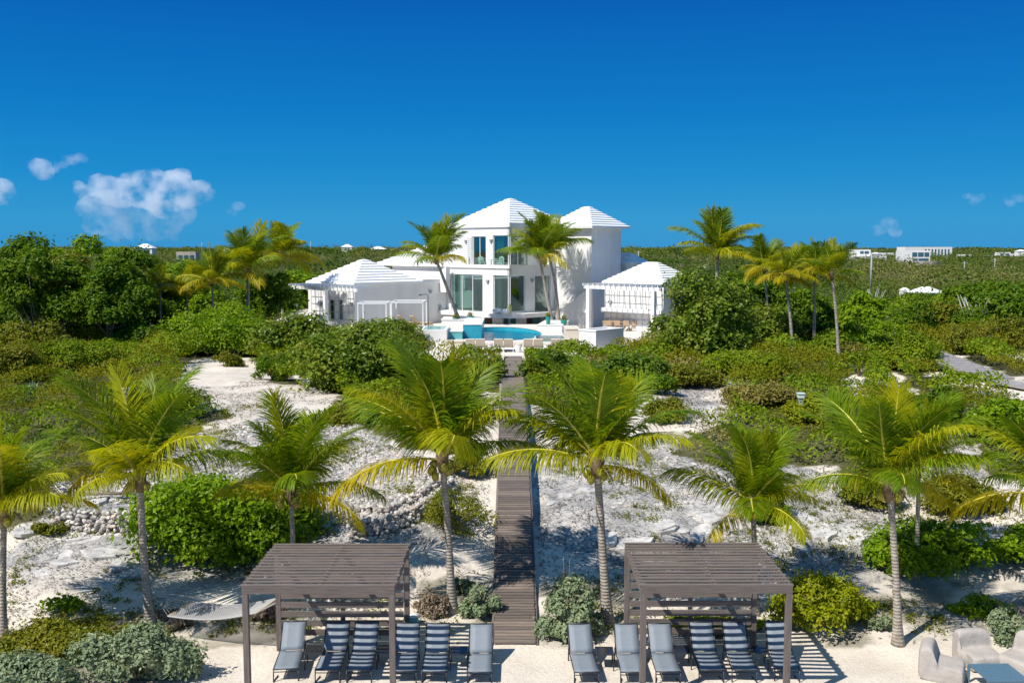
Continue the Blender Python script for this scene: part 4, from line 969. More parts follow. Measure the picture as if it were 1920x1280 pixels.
# right wing
pr = at(1133, 612, 83.0); uR0, vW, _ = loc(pr); uR1 = hv(1243, 620, vW)[0]; sr = uR1 - uR0; zr = hv(1240, 534, vW)[1]
mb = MB(); wall_mesh(mb, 'v', vW, uR0, uR1, 2.9, zr, TH, []); mb.box(uR1 - TH, uR1, vW + TH + .003, vW + sr * .8, 2.9, zr); mb.box(uR0, uR0 + TH, vW + TH + .003, vR, 2.9, zr)
mb.build('wing_wall', M['stucco'], villa)
sr = uR1 - uR0; mb = MB(); mb.box(uR0 - .2, uR1 + .16, vW - .16, vW + sr * .8 + .4, zr + .002, zr + .14); mb.build('eave', M['roof'], villa)
hip('roof', uR0 - .15, uR1 + .12, vW - .12, vW + sr * .8 + .3, zr + .14, at(1238, 491, 83).z, 9)
mb = MB(); mb.box(uT - 6, uT + .6, vT2 + .8, vT2 + 3.2, 2.9, hu(1200, 494, uT + .6)[1]); mb.build('rear_wall', M['stucco'], villa)
hip('roof', uT - 7, uT + .9, vT2 + .7, vT2 + 3.5, hu(1200, 494, uT + .6)[1] + .003, hu(1200, 494, uT + .6)[1] + 1.0, 5)
# parapets of the outside stairs
def prism_v(pts, v, th, name, mk='stucco'):
    P = [hv(px, py, v) for px, py in pts]; n = len(P); mb = MB()
    mb.add([(a, v, z) for a, z in P] + [(a, v + th, z) for a, z in P], [tuple(range(n)), tuple(range(n, 2*n))[::-1]] + [(i, n + i, n + (i+1) % n, (i+1) % n) for i in range(n)])
    return mb.build(name, M[mk], villa)
prism_v([(786, 545), (786, 530), (800, 524), (836, 500), (836, 548)], -.9, .5, 'stair_parapet')
prism_v([(1042, 612), (1042, 590), (1096, 546), (1107, 546), (1107, 614)], vR - 1.6, .4, 'stair_parapet')
# wall lights: small wedge shaped sconces
for px, py, face, c in ((915, 528, 'v', 0), (997, 526, 'u', 0), (921, 452, 'v', sb), (874, 453, 'v', sb), (660, 570, 'v', vA), (602, 570, 'v', vA), (824, 576, 'u', uW), (806, 547, 'u', uW), (1145, 567, 'v', vW)):
    mb = MB(); z = (hv if face == 'v' else hu)(px, py, c)[1]; a = (hv if face == 'v' else hu)(px, py, c)[0]
    tri = [(a - .2, z + .16), (a + .2, z + .16), (a, z - .18)]
    if face == 'v': vs = [(x, c - .16, q) for x, q in tri] + [(x, c - .004, q) for x, q in tri]
    else: vs = [(c + .16, x, q) for x, q in tri] + [(c + .004, x, q) for x, q in tri]
    mb.add(vs, [(0, 1, 2), (5, 4, 3), (0, 3, 4, 1), (1, 4, 5, 2), (2, 5, 3, 0)]); mb.build('sconce', M['lampgrey'], villa)
# wire trellises
def trellis(u0, u1, z0, z1, v, nu, nz):
    mb = MB()
    for i in range(nu + 1): x = u0 + (u1 - u0) * i / nu; mb.box(x - .015, x + .015, v - .1, v - .06, z0, z1)
    for j in range(nz + 1): z = z0 + (z1 - z0) * j / nz; mb.box(u0, u1, v - .058, v - .02, z - .018, z + .018)
    mb.build('trellis', M['wire'], villa)
trellis(uA + .6, uW - .1, 3.2, zw - .5, vA, 9, 5)
trellis(uR0 + .1, uR1 - .1, hv(1180, 582, vW)[1], zr - .35, vW, 9, 3); trellis(uR0 + .1, uR1 - .1, 3.2, hv(1180, 588, vW)[1], vW, 9, 3)
mb = MB(); zz = hv(1180, 585, vW)[1]; mb.box(uR0, uR1 + .1, vW - .45, vW - .105, zz - .1, zz + .3); mb.build('awning_beam', M['stucco'], villa)
mb = MB(); mb.sphere((0, 0, 0), (.16, .16, .42), 8, 6); 
for px, Y in ((1296, 100),): pass
# white side pergolas
def side_pergola(p0, p1, posts, py, vv, label, zb=2.95, back=None):
    root = empty('white_pergola', (VX, VY, 0), label, 'pergola', 'white side pergolas', rz=-math.pi / 4)
    a, b = hv(p0, py, vv)[0], hv(p1, py, vv)[0]; z = hv((p0 + p1) / 2, py, vv)[1]
    mb = MB(); mb.box(a, b, vv - .1, vv + .1, z - .28, z); mb.build('beam', M['white'], root)
    for px in posts:
        u = hv(px, py, vv)[0]; mb = MB(); mb.box(u - .16, u + .16, vv - .16, vv + .16, zb, z - .283); mb.build('post', M['white'], root)
    n_ = int((b - a) / .55)
    mb = MB()
    for i in range(n_ + 1):
        u = a + .1 + (b - a - .2) * i / n_; mb.box(u - .035, u + .035, vv - .35, vv + (back or 2.6), z + .003, z + .17)
    mb.build('rafters', M['white'], root); return root
side_pergola(547, 672, (553, 610), 538, vA - 2.3, 'white timber pergola with columns at the left wing of the villa', back=2.1)
side_pergola(1096, 1240, (1104, 1226), 537, vW - 2.4, 'white timber pergola over the outdoor dining table at the right wing', back=2.2)

# ------------------------------------------------------------------ terrace, pool, planters
P_ = lambda px, py, z=3.15: tuple(on_z(px, py, z)[:2])
outl = [P_(815, 667), P_(1088, 667), P_(1180, 650), P_(1254, 634), (15.5, 82), (17, 106), (-24, 106), (-22, 80), (-9.5, 67)]
mb = MB(); mb.prism(outl, 2.3, 3.15); tag(mb.build('terrace', M['paving']), kind='structure')
pc = (at(933, 626, 73.3).x, 73.3); prx, pry = 3.36, 4.9; NP = 64
def ell(k, f=1., a=0): t = 2 * math.pi * k / NP; return pc[0] + prx * f * math.cos(t), pc[1] + pry * f * math.sin(t)
xa, xb, ya, yb = at(840, 630, 70).x, at(1060, 630, 70).x, 67.3, 80.6
def outer(k):
    t = 2 * math.pi * k / NP; dx, dy = math.cos(t) * prx, math.sin(t) * pry
    s_ = min([v for v in (((xb if dx > 0 else xa) - pc[0]) / dx if abs(dx) > 1e-6 else 1e9, ((yb if dy > 0 else ya) - pc[1]) / dy if abs(dy) > 1e-6 else 1e9)])
    return pc[0] + dx * s_, pc[1] + dy * s_
zdk = lambda y: float(np.interp(y, [70, 72, 78, 80], [3.52, 3.55, 3.72, ZD]))
vs = []; fs = []
for k in range(NP):
    e = ell(k); o_ = outer(k); vs += [(e[0], e[1], 3.1), (e[0], e[1], zdk(e[1])), (o_[0], o_[1], zdk(o_[1])), (o_[0], o_[1], 2.9)]
for k in range(NP):
    a, b = 4*k, 4*((k+1) % NP)
    fs += [(a+1, b+1, b+2, a+2), (a+2, b+2, b+3, a+3)]
mb = MB(); mb.add(vs, fs); tag(mb.build('pool_deck', M['paving']), kind='structure')
root = empty('swimming_pool', (pc[0], pc[1], 0), 'round turquoise swimming pool in front of the villa', 'pool')
vs = []; fs = []
for k in range(NP):
    x, y = ell(k, .997); vs += [(x - pc[0], y - pc[1], 3.19), (x - pc[0], y - pc[1], zdk(y) - .03)]
for k in range(NP): fs.append((2*((k+1) % NP), 2*k, 2*k+1, 2*((k+1) % NP)+1))
fs.append(tuple(2*k for k in range(NP)))
mb = MB(); mb.add(vs, fs); mb.build('basin', M['tile'], root)
mb = MB(); mb.add([(ell(k, .99)[0] - pc[0], ell(k, .99)[1] - pc[1], 3.44) for k in range(NP)], [tuple(range(NP))]); mb.build('water', M['water'], root)
root = empty('shallow_ledge', (0, 0, 0), 'pale aqua shallow ledge at the right of the pool', 'pool ledge')
mb = MB(); x0, x1 = at(1004, 640, 68.5).x, at(1062, 640, 68.5).x; mb.box(x0, x1, 67.5, 72.0, 3.2, 3.56); mb.build('ledge_base', plain('aqua_tile', (.4, .66, .58), .4, .08), root)
mb = MB(); mb.box(x0 + .1, x1 - .1, 67.6, 71.9, 3.563, 3.58); mb.build('water', M['water'], root)
def wallbox(name, label, cat, p0, p1, Y0, dep, ytop, ybot, mk, cap=True, rz=0, capmk='stucco'):
    a, b = at(p0, ybot, Y0), at(p1, ybot, Y0); zt_ = at(p0, ytop, Y0).z; zb_ = max(2.95, at(p0, ybot, Y0).z)
    root = empty(name, (a.x, Y0, 0), label, cat, rz=rz); w = b.x - a.x
    mb = MB(); mb.box(0, w, 0, dep, zb_ - .1, zt_); mb.build('body', M[mk], root, .015)
    if cap: mb = MB(); mb.box(-.04, w + .04, -.04, dep + .04, zt_ + .003, zt_ + .07); mb.build('coping', M[capmk], root)
    return root
wallbox('raised_wall', 'raised teal tiled wall at the left end of the pool', 'pool wall', 868, 903, 70.5, 6.5, 609, 640, 'tile')
r = wallbox('spa', 'raised spa tub with grey side wall left of the pool', 'spa', 786, 838, 68, 3.2, 618, 652, 'stucco', cap=False)
zt_ = at(786, 618, 68).z; w_ = at(838, 650, 68).x - at(786, 650, 68).x
mb = MB(); mb.box(.25, w_ - .25, .25, 2.95, zt_ + .003, zt_ + .02); mb.build('water', plain('spa_water', (.1, .45, .42), .08, .1), r)
wallbox('low_wall', 'short dark teal wall between the spa and the pool wall', 'pool wall', 839, 867, 69.5, 2, 622, 642, 'tealwall')
wallbox('pool_bench', 'low beige bench in front of the teal pool walls', 'bench', 834, 868, 66.6, 1.0, 641, 652, 'beige', capmk='beige')
wallbox('palm_planter', 'white planter wall at the foot of the leaning palm', 'planter', 828, 872, 79, 3.5, 600, 613, 'stucco')
wallbox('palm_planter', 'white planter wall at the foot of the palm pair', 'planter', 1008, 1054, 76.3, 5, 610, 632, 'stucco', rz=-.16)
wallbox('beige_wall', 'low beige wall between the shallow ledge and the white planter', 'wall', 1061, 1086, 67.5, 3, 618, 646, 'beige', capmk='beige')
root = empty('fire_pit', (at(1117, 640, 65.4).x, 65.4, 0), 'big white walled planter box right of the poolside loungers', 'planter', rz=-math.pi / 4)
zt_ = at(1117, 622, 65.4).z; mb = MB(); mb.box(-1.5, 0, 0, 3.05, 3.1, zt_); mb.build('body', M['stucco'], root, .015)
mb = MB()
for x0, x1, y0, y1 in ((-1.55, .05, -.05, .3), (-1.55, .05, 2.75, 3.1), (-1.55, -1.2, .303, 2.747), (-.3, .05, .303, 2.747)): mb.box(x0, x1, y0, y1, zt_ + .003, zt_ + .1)
mb.build('rim', M['stucco'], root)
# boardwalk: planks on a sloping base with low risers
BY = [23.5, 25.6, 28.2, 30.9, 36.0, 38.8, 46.5, 61.3]; BZ = [.06, .41, 1.04, 1.69, 2.58, 3.0, 3.2, 3.13]
bz = lambda y: float(np.interp(y, BY, BZ)); bx = lambda y: .05 + .06 * (y < 30)
mb = MB(); y = 23.5; risers = [25.5, 30.2, 30.9, 35.4, 36.0, 46.5, 51]
off = 0
while y < 61.3:
    z = bz(y) + .06; sl_ = bz(y + .135) + .06
    step = min([abs(y - r_) for r_ in risers]) < .07
    hw = .535 + R.uniform(-.012, .012)
    mb.box(-hw + .07, hw + .07, y, y + .132, z - .05, z + R.uniform(-.004, .004))
    if step: mb.box(-.53 + .07, .53 + .07, y - .012, y - .001, z - .2, z - .055); 
    y += .142
bw = mb.build('boardwalk', M['plank']); tag(bw, kind='structure')
mb = MB()
for sx in (-.5, .64):
    for i in range(len(BY) - 1): mb.bar((sx, BY[i], BZ[i] - .13), (sx, BY[i+1], BZ[i+1] - .13), .06, .26)
tag(mb.build('boardwalk_stringers', M['wood']), kind='structure')
# far wooden steps on the right
mb = MB(); a, b = G(1735, 682), G(1862, 715)
for i in range(16):
    p = a.lerp(b, i / 15); mb.box(p.x - .9, p.x + .9, p.y - .5, p.y + .5, b.z + .15 + (15 - i) * .035, b.z + .3 + (15 - i) * .035 - .001 * i)
tag(mb.build('wooden_steps', M['step']), kind='structure')
mb = MB(); a, b = G(1865, 722), G(1990, 745); mb.bar(a + Vector((0, 0, .25)), b + Vector((0, 0, .2)), 1.2, .12); tag(mb.build('wooden_path', M['step']), kind='structure')

# ------------------------------------------------------------------ beach pergolas
HP = 2.73
def pergola(fl, fr, bl, br, label, nsl=15):
    yf = on_z(fl[0], fl[1], HP).y; yb_ = on_z(bl[0], bl[1], HP).y
    x0 = on_z(*fl, HP).x; x1 = on_z(*fr, HP).x
    root = empty('wooden_pergola', ((x0 + x1) / 2, (yf + yb_) / 2, 0), label, 'pergola', 'grey wooden pergolas on the beach')
    w = (x1 - x0) / 2; d = (yb_ - yf) / 2; pw = .13
    for sx in (-1, 1):
        for sy in (-1, 1):
            mb = MB(); cx_, cy_ = sx * (w - pw / 2), sy * (d - pw / 2); mb.box(cx_ - pw/2, cx_ + pw/2, cy_ - pw/2, cy_ + pw/2, -.3, HP - .2); mb.build('post', M['woodz'], root, .006)
    for sy in (-1, 1):
        mb = MB(); mb.box(-w, w, sy * d - (.06 if sy > 0 else 0), sy * d + (.06 if sy < 0 else 0), HP - .197, HP - .024); mb.build('beam', M['wood'], root, .004)
    for sx in (-1, 1):
        mb = MB(); mb.box(sx * w - (.06 if sx > 0 else 0), sx * w + (.06 if sx < 0 else 0), -d + .063, d - .063, HP - .197, HP - .026); mb.build('beam', M['wood'], root)
    mb = MB(); mb.box(-.03, .03, -d + .063, d - .063, HP - .19, HP - .026); mb.build('beam', M['wood'], root)
    for i in range(nsl):
        y = -d + .055 + (2 * d - .11) * i / (nsl - 1); mb = MB(); j = R.uniform(-.01, .01)
        mb.box(-w - .02 + R.uniform(-.02, .02), w + .02 + R.uniform(-.02, .02), y - .05, y + .05, HP - .02 + j * .2, HP + j * .2); mb.build('roof_slat', M['wood'], root)
    mb = MB(); mb.box(-.05, .05, d - .11, d - .01, -.2, HP - .2); mb.build('screen_post', M['woodz'], root)
    for i in range(9):
        z = .42 + i * .235; mb = MB(); mb.box(-w + .14, w - .14, d - .15, d - .113, z, z + .15); mb.build('screen_slat', M['wood'], root)
    return root
pergola((452.5, 1097), (739.5, 1097), (520, 1018), (769, 1018), 'left weathered grey pergola over the loungers, beside the hammock')
pergola((1202, 1096), (1487, 1096), (1174, 1016), (1423, 1016), 'right weathered grey pergola over the loungers, beside the yellow green bush')

# ------------------------------------------------------------------ beach loungers and side tables
def make_lounger():
    root = empty('sun_lounger', (0, 0, 0), 'x', 'sun lounger', 'slate grey loungers under the pergolas')
    w = .285; zs = .31; L = .95; bl_ = .76; ba = rad(41)
    def rib(p0, p1, name, sag=.02, n=6):
        mb = MB(); p0, p1 = Vector(p0), Vector(p1); d = p1 - p0; nn = Vector((0, -d.z, d.y)).normalized(); vs = []
        for side in (.010, -.006):
            for i in range(n + 1):
                u = i / n; q = p0 + d * u
                for x in (-w + .02, -w * .4, w * .4, w - .02):
                    s_ = -sag * (1 - (x / w) ** 2); vs.append((x, q.y + nn.y * (side + s_), q.z + nn.z * (side + s_)))
        m_ = (n + 1) * 4; fs = []
        for i in range(n):
            for k in range(3): a = i * 4 + k; fs.append((a, a + 1, a + 5, a + 4)); fs.append((m_ + a + 4, m_ + a + 5, m_ + a + 1, m_ + a))
            fs.append((i*4, i*4+4, m_+i*4+4, m_+i*4)); fs.append((i*4+3, m_+i*4+3, m_+i*4+7, i*4+7))
        for k in range(3): fs.append((k, m_+k, m_+k+1, k+1)); fs.append((n*4+k, n*4+k+1, m_+n*4+k+1, m_+n*4+k))
        mb.add(vs, fs, 0, True); return mb.build(name, M['sling'], root)
    rib((0, 0, zs), (0, L, zs + .03), 'seat'); top = (0, L + bl_ * math.cos(ba), zs + .03 + bl_ * math.sin(ba)); rib((0, L + .012, zs + .04), top, 'backrest')
    mb = MB()
    for sx in (-1, 1):
        mb.tube([(sx * w, -.02, zs - .01), (sx * w, L + .35, zs + .0)], .017, 6); mb.tube([(sx * w, L, zs + .02), (sx * w, top[1], top[2])], .016, 6)
        mb.tube([(sx * w * .96, L + .3, zs), (sx * w * .96, L + .42, zs + .4)], .012, 6)
    mb.tube([(-w, -.02, zs - .01), (w, -.02, zs - .01)], .017, 6); mb.tube([(-w, top[1], top[2]), (w, top[1], top[2])], .016, 6); mb.tube([(-w, .06, .2), (w, .06, .2)], .012, 6)
    mb.build('frame', M['dark_metal'], root)
    for sx in (-1, 1):
        mb = MB(); mb.tube([(sx * w, .0, zs - .01), (sx * w, -.03, .0), (sx * w * .98, .04, .012), (sx * w * .8, .28, .02)], .014, 6); mb.build('leg', M['dark_metal'], root)
        mb = MB(); mb.tube([(sx * w, L + .3, zs), (sx * w, L + .34, 0)], .016, 6); mb.build('leg', M['dark_metal'], root)
    return root
proto = make_lounger()
LO = [(536, 555, 1252, 'leftmost slate lounger under the left pergola, fully in the sun beside the post'),
      (614, 637, 1254, 'slate lounger right of the first side table, half shaded under the left pergola'),
      (673, 690, 1254, 'third striped shade lounger from the left, directly left of the front right pergola post'),
      (757, 766, 1256, 'slate lounger directly right of the front right post of the left pergola'),
      (814, 823, 1257, 'striped shade lounger left of the table beside the last sunny lounger of the left row'),
      (899, 903, 1258, 'sunny slate lounger standing next to the boardwalk end'),
      (1100, 1084, 1258, 'sunny slate lounger just right of the silvery bush, first of the right row'),
      (1187, 1171, 1258, 'sunny slate lounger left of the front left post of the right pergola'),
      (1253, 1233, 1257, 'sunny slate lounger just right of the front left post of the right pergola'),
      (1334, 1311, 1254, 'striped shade lounger right of the second table under the right pergola'),
      (1396, 1373, 1254, 'striped shade lounger left of the back right post of the right pergola'),
      (1476, 1453, 1252, 'striped shade lounger behind the front right post of the right pergola')]
for i, (pf, pt_, py, lab) in enumerate(LO):
    o = proto if i == 0 else copy_tree(proto)
    a = on_z(pf, py, .31); b = on_z(pt_, 1170, .86); yaw = math.atan2(-(b.x - a.x), (b.y - a.y)) if True else 0
    bb = at(pt_, 1170, a.y + 1.72); yaw = math.atan2(-(bb.x - a.x), 1.72)
    o.location = (a.x, a.y, 0); o.rotation_euler = (0, 0, yaw); o['label'] = lab
def make_table():
    root = empty('side_table', (0, 0, 0), 'x', 'side table', 'dark glass side tables between the loungers')
    mb = MB(); mb.box(-.2, .2, -.2, .2, .405, .412); mb.build('glass_top', M['smoked'], root)
    mb = MB()
    for x0, x1, y0, y1 in ((-.22, .22, -.22, -.19), (-.22, .22, .19, .22), (-.22, -.19, -.187, .187), (.19, .22, -.187, .187)): mb.box(x0, x1, y0, y1, .385, .42)
    mb.build('rim', M['dark_metal'], root)
    for sx in (-1, 1):
        for sy in (-1, 1): mb = MB(); mb.tube([(sx * .2, sy * .2, .385), (sx * .21, sy * .21, 0)], .014, 6); mb.build('leg', M['dark_metal'], root)
    return root
tp = make_table()
for i, (px, py, lab) in enumerate(((590, 1217, 'dark side table right of the leftmost sunny lounger'), (724, 1216, 'dark side table behind the front right post of the left pergola'),
        (861, 1218, 'dark side table left of the sunny lounger by the boardwalk'), (1133, 1219, 'dark side table between the first two loungers right of the silvery bush'),
        (1278, 1217, 'dark side table at the edge of the shade under the right pergola'), (1421, 1217, 'dark side table at the foot of the back right post of the right pergola'))):
    o = tp if i == 0 else copy_tree(tp); p = on_z(px, py, .41); o.location = (p.x, p.y, 0); o['label'] = lab; o.rotation_euler = (0, 0, R.uniform(-.08, .08))
# teal bins by the post
p = on_z(776, 1180, 0); root = empty('bin', (p.x, p.y, 0), 'small teal bin beside the back right post of the left pergola', 'bin')
mb = MB(); mb.lathe([(.1, 0), (.12, .05), (.13, .36), (.125, .37)], 14); mb.build('body', M['tealwall'], root); mb = MB(); mb.lathe([(.135, .373), (.135, .4), (.06, .43), (.02, .44)], 14); mb.build('lid', M['white'], root)
# hammock between the palm and the left pergola
pa, pb = G(284, 1185), on_z(521, 1018, HP); A = Vector((pa.x + .12, pa.y + .1, .95)); Bq = Vector((pb.x, pb.y - .1, .95)); Bq = Vector((on_z(521, 1018, HP).x + .05, on_z(521, 1018, HP).y, 1.25))
root = empty('hammock', ((A + Bq) / 2).to_tuple()[:2] + (0,), 'white net hammock hung between the palm trunk and the left pergola', 'hammock'); off = Vector(root.location)
c0 = A.lerp(Bq, .2) - Vector((0, 0, .3)); c1 = A.lerp(Bq, .9) - Vector((0, 0, .12)); wd = .52
mb = MB(); nu, nv = 44, 16; ax_ = (c1 - c0); sd_ = Vector((-ax_.y, ax_.x, 0)).normalized()
def hp(i, j):
    u = i / nu; v = j / nv * 2 - 1; p = c0 + ax_ * u + sd_ * v * wd; p.z -= .2 * math.sin(math.pi * u) * (1 - .35 * v * v) ; return p - off
for i in range(nu + 1): mb.tube([hp(i, j) for j in range(0, nv + 1, 2)], .012, 4, cap=False)
for j in range(nv + 1): mb.tube([hp(i, j) for i in range(0, nu + 1, 2)], .012 if 0 < j < nv else .022, 4, cap=False)
mb.build('net', M['rope'], root)
mb = MB(); mb.tube([hp(0, 0), hp(0, nv)], .025, 6); mb.build('spreader_bar', M['teak'], root); mb = MB(); mb.tube([hp(nu, 0), hp(nu, nv)], .025, 6); mb.build('spreader_bar', M['teak'], root)
for end, row in ((A, 0), (Bq, nu)):
    mb = MB()
    for j in range(0, nv + 1, 2): mb.tube([end - off, hp(row, j)], .007, 3)
    if row == 0: mb.tube([A - off + Vector((.17 * math.cos(t * .63) - .17, .17 * math.sin(t * .63), 0)) for t in range(11)], .015, 5)
    mb.build('cord_fan', M['rope'], root)
p = on_z(372, 1262, 0); root = empty('garden_spotlight', (p.x, p.y, 0), 'small dark garden spotlight on a thin stake in the sand left of the left pergola', 'spotlight')
mb = MB(); mb.tube([(0, 0, -.1), (0, 0, .3)], .014, 6); mb.build('stake', M['dark_metal'], root); mb = MB(); mb.lathe([(.04, 0), (.06, .03), (.075, .13), (.07, .14)], 12, 0, Matrix.Translation((0, 0, .28)) @ Matrix.Rotation(.9, 4, 'X')); mb.build('lamp_head', M['dark_metal'], root)
# beanbag chairs: one soft mesh each, seat and back
def beanbag(px, py, rz, label, s=1.):
    p = on_z(px, py, 0); root = empty('beanbag_chair', (p.x, p.y, 0), label, 'beanbag chair', 'pale beanbag chairs on the sand', rz)
    prof = [(-.52, .0), (-.54, .08), (-.54, .34), (-.5, .42), (-.4, .44), (0, .43), (.12, .44), (.17, .5), (.19, .76), (.24, .86), (.33, .89), (.46, .88), (.54, .82), (.57, .7), (.57, .08), (.54, .0)]
    mb = MB(); n = len(prof); vs = []; nx = 8; XS_ = [-.46, -.445, -.36, -.18, 0, .18, .36, .445, .46]
    for i in range(nx + 1):
        x = XS_[i]; e = 1 - abs(x / .46) ** 9 * .10; 
        for y, z in prof: vs.append((x * s, (y * e + .02) * s, z * (1 - abs(x / .46) ** 9 * .08) * s))
    fs = [(i*n+k, i*n+(k+1) % n, (i+1)*n+(k+1) % n, (i+1)*n+k) for i in range(nx) for k in range(n)] + [tuple(range(n))[::-1], tuple(nx*n + k for k in range(n))]
    mb.add(vs, fs, 0, True); o = mb.build('cover', M['offwhite'], root); sm = o.modifiers.new('soft', 'SUBSURF'); sm.levels = 2; sm.render_levels = 2
    return root
beanbag(1768, 1268, rad(62), 'pale beanbag chair facing right, left of the blue grey coffee table', .9)
beanbag(1834, 1246, rad(8), 'pale beanbag chair behind the blue grey coffee table', .88)
beanbag(1925, 1262, rad(-60), 'pale beanbag chair cut off by the right edge behind the coffee table', 1.0)
p = on_z(1872, 1260, .42); root = empty('coffee_table', (p.x, p.y, 0), 'blue grey slatted coffee table on the sand between the beanbags', 'coffee table', rz=.03)
mb = MB()
for i in range(11): y = -.42 + .84 * i / 10; mb.box(-.47, .47, y - .037, y + .037, .41, .43)
mb.build('top', M['bluetop'], root)
for sx in (-1, 1):
    for sy in (-1, 1): mb = MB(); mb.box(sx * .46 - .025, sx * .46 + .025, sy * .43 - .025, sy * .43 + .025, 0, .407); mb.build('leg', M['bluetop'], root)
mb = MB(); mb.box(-.434, .434, -.45, -.41, .36, .407); mb.box(-.434, .434, .41, .45, .36, .407); mb.build('rail', M['bluetop'], root)
# lamp bollards
def bollard(px, py, pyt, label, mk):
    g = G(px, py + 14); t = at(px, pyt, g.y); h = t.z - g.z; r = empty('lamp_bollard', g, label, 'lamp', 'lamp bollards in the dunes')
    mb = MB(); mb.box(-.09, .09, -.09, .09, -.2, h - .2); mb.build('post', M['lampgrey'], r, .01); mb = MB(); mb.box(-.13, .13, -.13, .13, h - .197, h - .03); mb.box(-.16, .16, -.16, .16, h - .027, h + .02); mb.build('lamp_head', M[mk], r, .01)
bollard(236, 760, 728, 'white topped lamp bollard seen through the crown of the hammock palm', 'white')
bollard(1500, 780, 737, 'grey lamp bollard with pale green head in the right dune scrub', 'palelamp')

# ------------------------------------------------------------------ terrace furniture
GP = 'beige loungers by the pool'
def make_pool_lounger():
    root = empty('pool_lounger', (0, 0, 0), 'x', 'sun lounger', GP); w = .31
    mb = MB(); mb.box(-w, w, .55, 1.95, .30, .38); mb.build('seat_cushion', M['beige'], root, .02)
    mb = MB(); Mx = Matrix.Translation((0, .53, .34)) @ Matrix.Rotation(rad(-62), 4, 'X'); mb.box(-w, w, -.04, .04, 0, .0); mb = MB(); mb.box(-w, w, -.75, 0, -.035, .035, 0, Matrix.Translation((0, .53, .36)) @ Matrix.Rotation(rad(-48), 4, 'X')); mb.build('back_cushion', M['beige'], root, .02)
    mb = MB()
    for sx in (-1, 1): mb.box(sx * w - .02, sx * w + .02, 0, 1.95, .245, .295)
    mb.box(-w + .021, w - .021, 0, .04, .25, .29); mb.box(-w + .021, w - .021, 1.9, 1.94, .25, .29); mb.build('frame', M['white'], root)
    for sx in (-1, 1):
        for y in (.02, 1.9): mb = MB(); mb.box(sx * w - .02, sx * w + .02, y - .02, y + .025, 0, .243); mb.build('leg', M['white'], root)
    return root
pl = make_pool_lounger(); first = True
names = ['first', 'second', 'third', 'fourth']
for i, c in enumerate((891, 944, 1000, 1051)):
    for s_ in (-1, 1):
        o = pl if first else copy_tree(pl); first = False; p = on_z(c + s_ * 9.4, 661, 3.15); o.location = (p.x, p.y, 3.15)
        o['label'] = '%s beige lounger of the %s pair from the left, below the pool' % ('left' if s_ < 0 else 'right', names[i])
def make_pot():
    r = empty('side_stool', (0, 0, 0), 'x', 'stool', 'pale stools between the poolside loungers'); mb = MB(); mb.lathe([(.2, 0), (.23, .04), (.19, .25), (.26, .5), (.25, .52)], 16); mb.build('body', M['stucco'], r)
    mb = MB(); mb.lathe([(.27, .523), (.27, .55), (.1, .56)], 16); mb.build('top', M['beige'], r); return r
pp = make_pot()
for i, (px, lab) in enumerate(((917, 'pale stool between the first and second pair of poolside loungers'), (972, 'pale stool between the second and third pair of poolside loungers'), (1025, 'pale stool between the third and fourth pair of poolside loungers'), (1078, 'pale stool right of the last pair of poolside loungers'))):
    o = pp if i == 0 else copy_tree(pp); p = on_z(px, 660, 3.15); o.location = (p.x, p.y, 3.15); o['label'] = lab
def pot(px, py, z, Y, r0, h, label, tall=False, leaf=True):
    p = at(px, py, Y); r = empty('plant_pot', (p.x, Y, z), label, 'plant pot'); mb = MB(); mb.lathe([(r0 * .75, 0), (r0, h * .9), (r0, h), (r0 * .85, h), (r0 * .8, h - .05)], 16); mb.build('pot', M['teal'], r)
    if leaf:
        rng = np.random.default_rng(int(px)); k = 160; d = rng.normal(0, 1, (k, 3)); d /= np.linalg.norm(d, axis=1, keepdims=True); d[:, 2] = np.abs(d[:, 2])
        V, Qd = leaves(d * r0 * np.array([1.2, 1.2, 1.6]) * rng.uniform(.3, 1, (k, 1)) + np.array([0, 0, h]), d, .14, .5, .4, rng); npmesh('plant', V, Qd, M['olive'], r)
pot(854, 605, 4.0, 79.2, .22, .4, 'small teal plant pot left of the leaning palm trunk')
pot(882, 605, ZD, 79.8, .3, .72, 'large teal plant pot right of the leaning palm trunk')
pot(1028, 606, 3.95, 76.6, .2, .75, 'tall teal plant pot left of the palm pair trunks')
pot(1057, 606, 3.95, 77.2, .28, .42, 'round teal plant pot with dry plant right of the palm pair trunks')
# dining set
GD = 'woven chairs at the outdoor dining table'
A = on_z(1130, 620, 3.15); Bp = on_z(1205, 622, 3.15); root = empty('dining_table', ((A.x + Bp.x) / 2, A.y + .4, 3.15), 'long teak dining table under the right white pergola', 'table', rz=-.1)
Lt = (Bp.x - A.x) / 2; mb = MB(); mb.box(-Lt, Lt, -.5, .5, .72, .78); mb.build('tabletop', M['teak'], root)
for sx in (-1, 1):
    for sy in (-1, 1): mb = MB(); mb.box(sx * (Lt - .1) - .05, sx * (Lt - .1) + .05, sy * .42 - .05, sy * .42 + .05, 0, .717); mb.build('leg', M['teak'], root)
def make_chair():
    r = empty('dining_chair', (0, 0, 3.15), 'x', 'chair', GD); mb = MB(); mb.box(-.24, .24, -.24, .24, .42, .47); mb.build('seat', M['tan'], r, .01)
    mb = MB(); mb.box(-.24, .24, -.27, -.22, .473, .92); mb.build('backrest', M['tan'], r, .01)
    for sx in (-1, 1):
        for sy in (-1, 1): mb = MB(); mb.box(sx * .21 - .02, sx * .21 + .02, sy * .21 - .02, sy * .21 + .02, 0, .417); mb.build('leg', M['teak'], r)
    return r
ch = make_chair(); k = 0
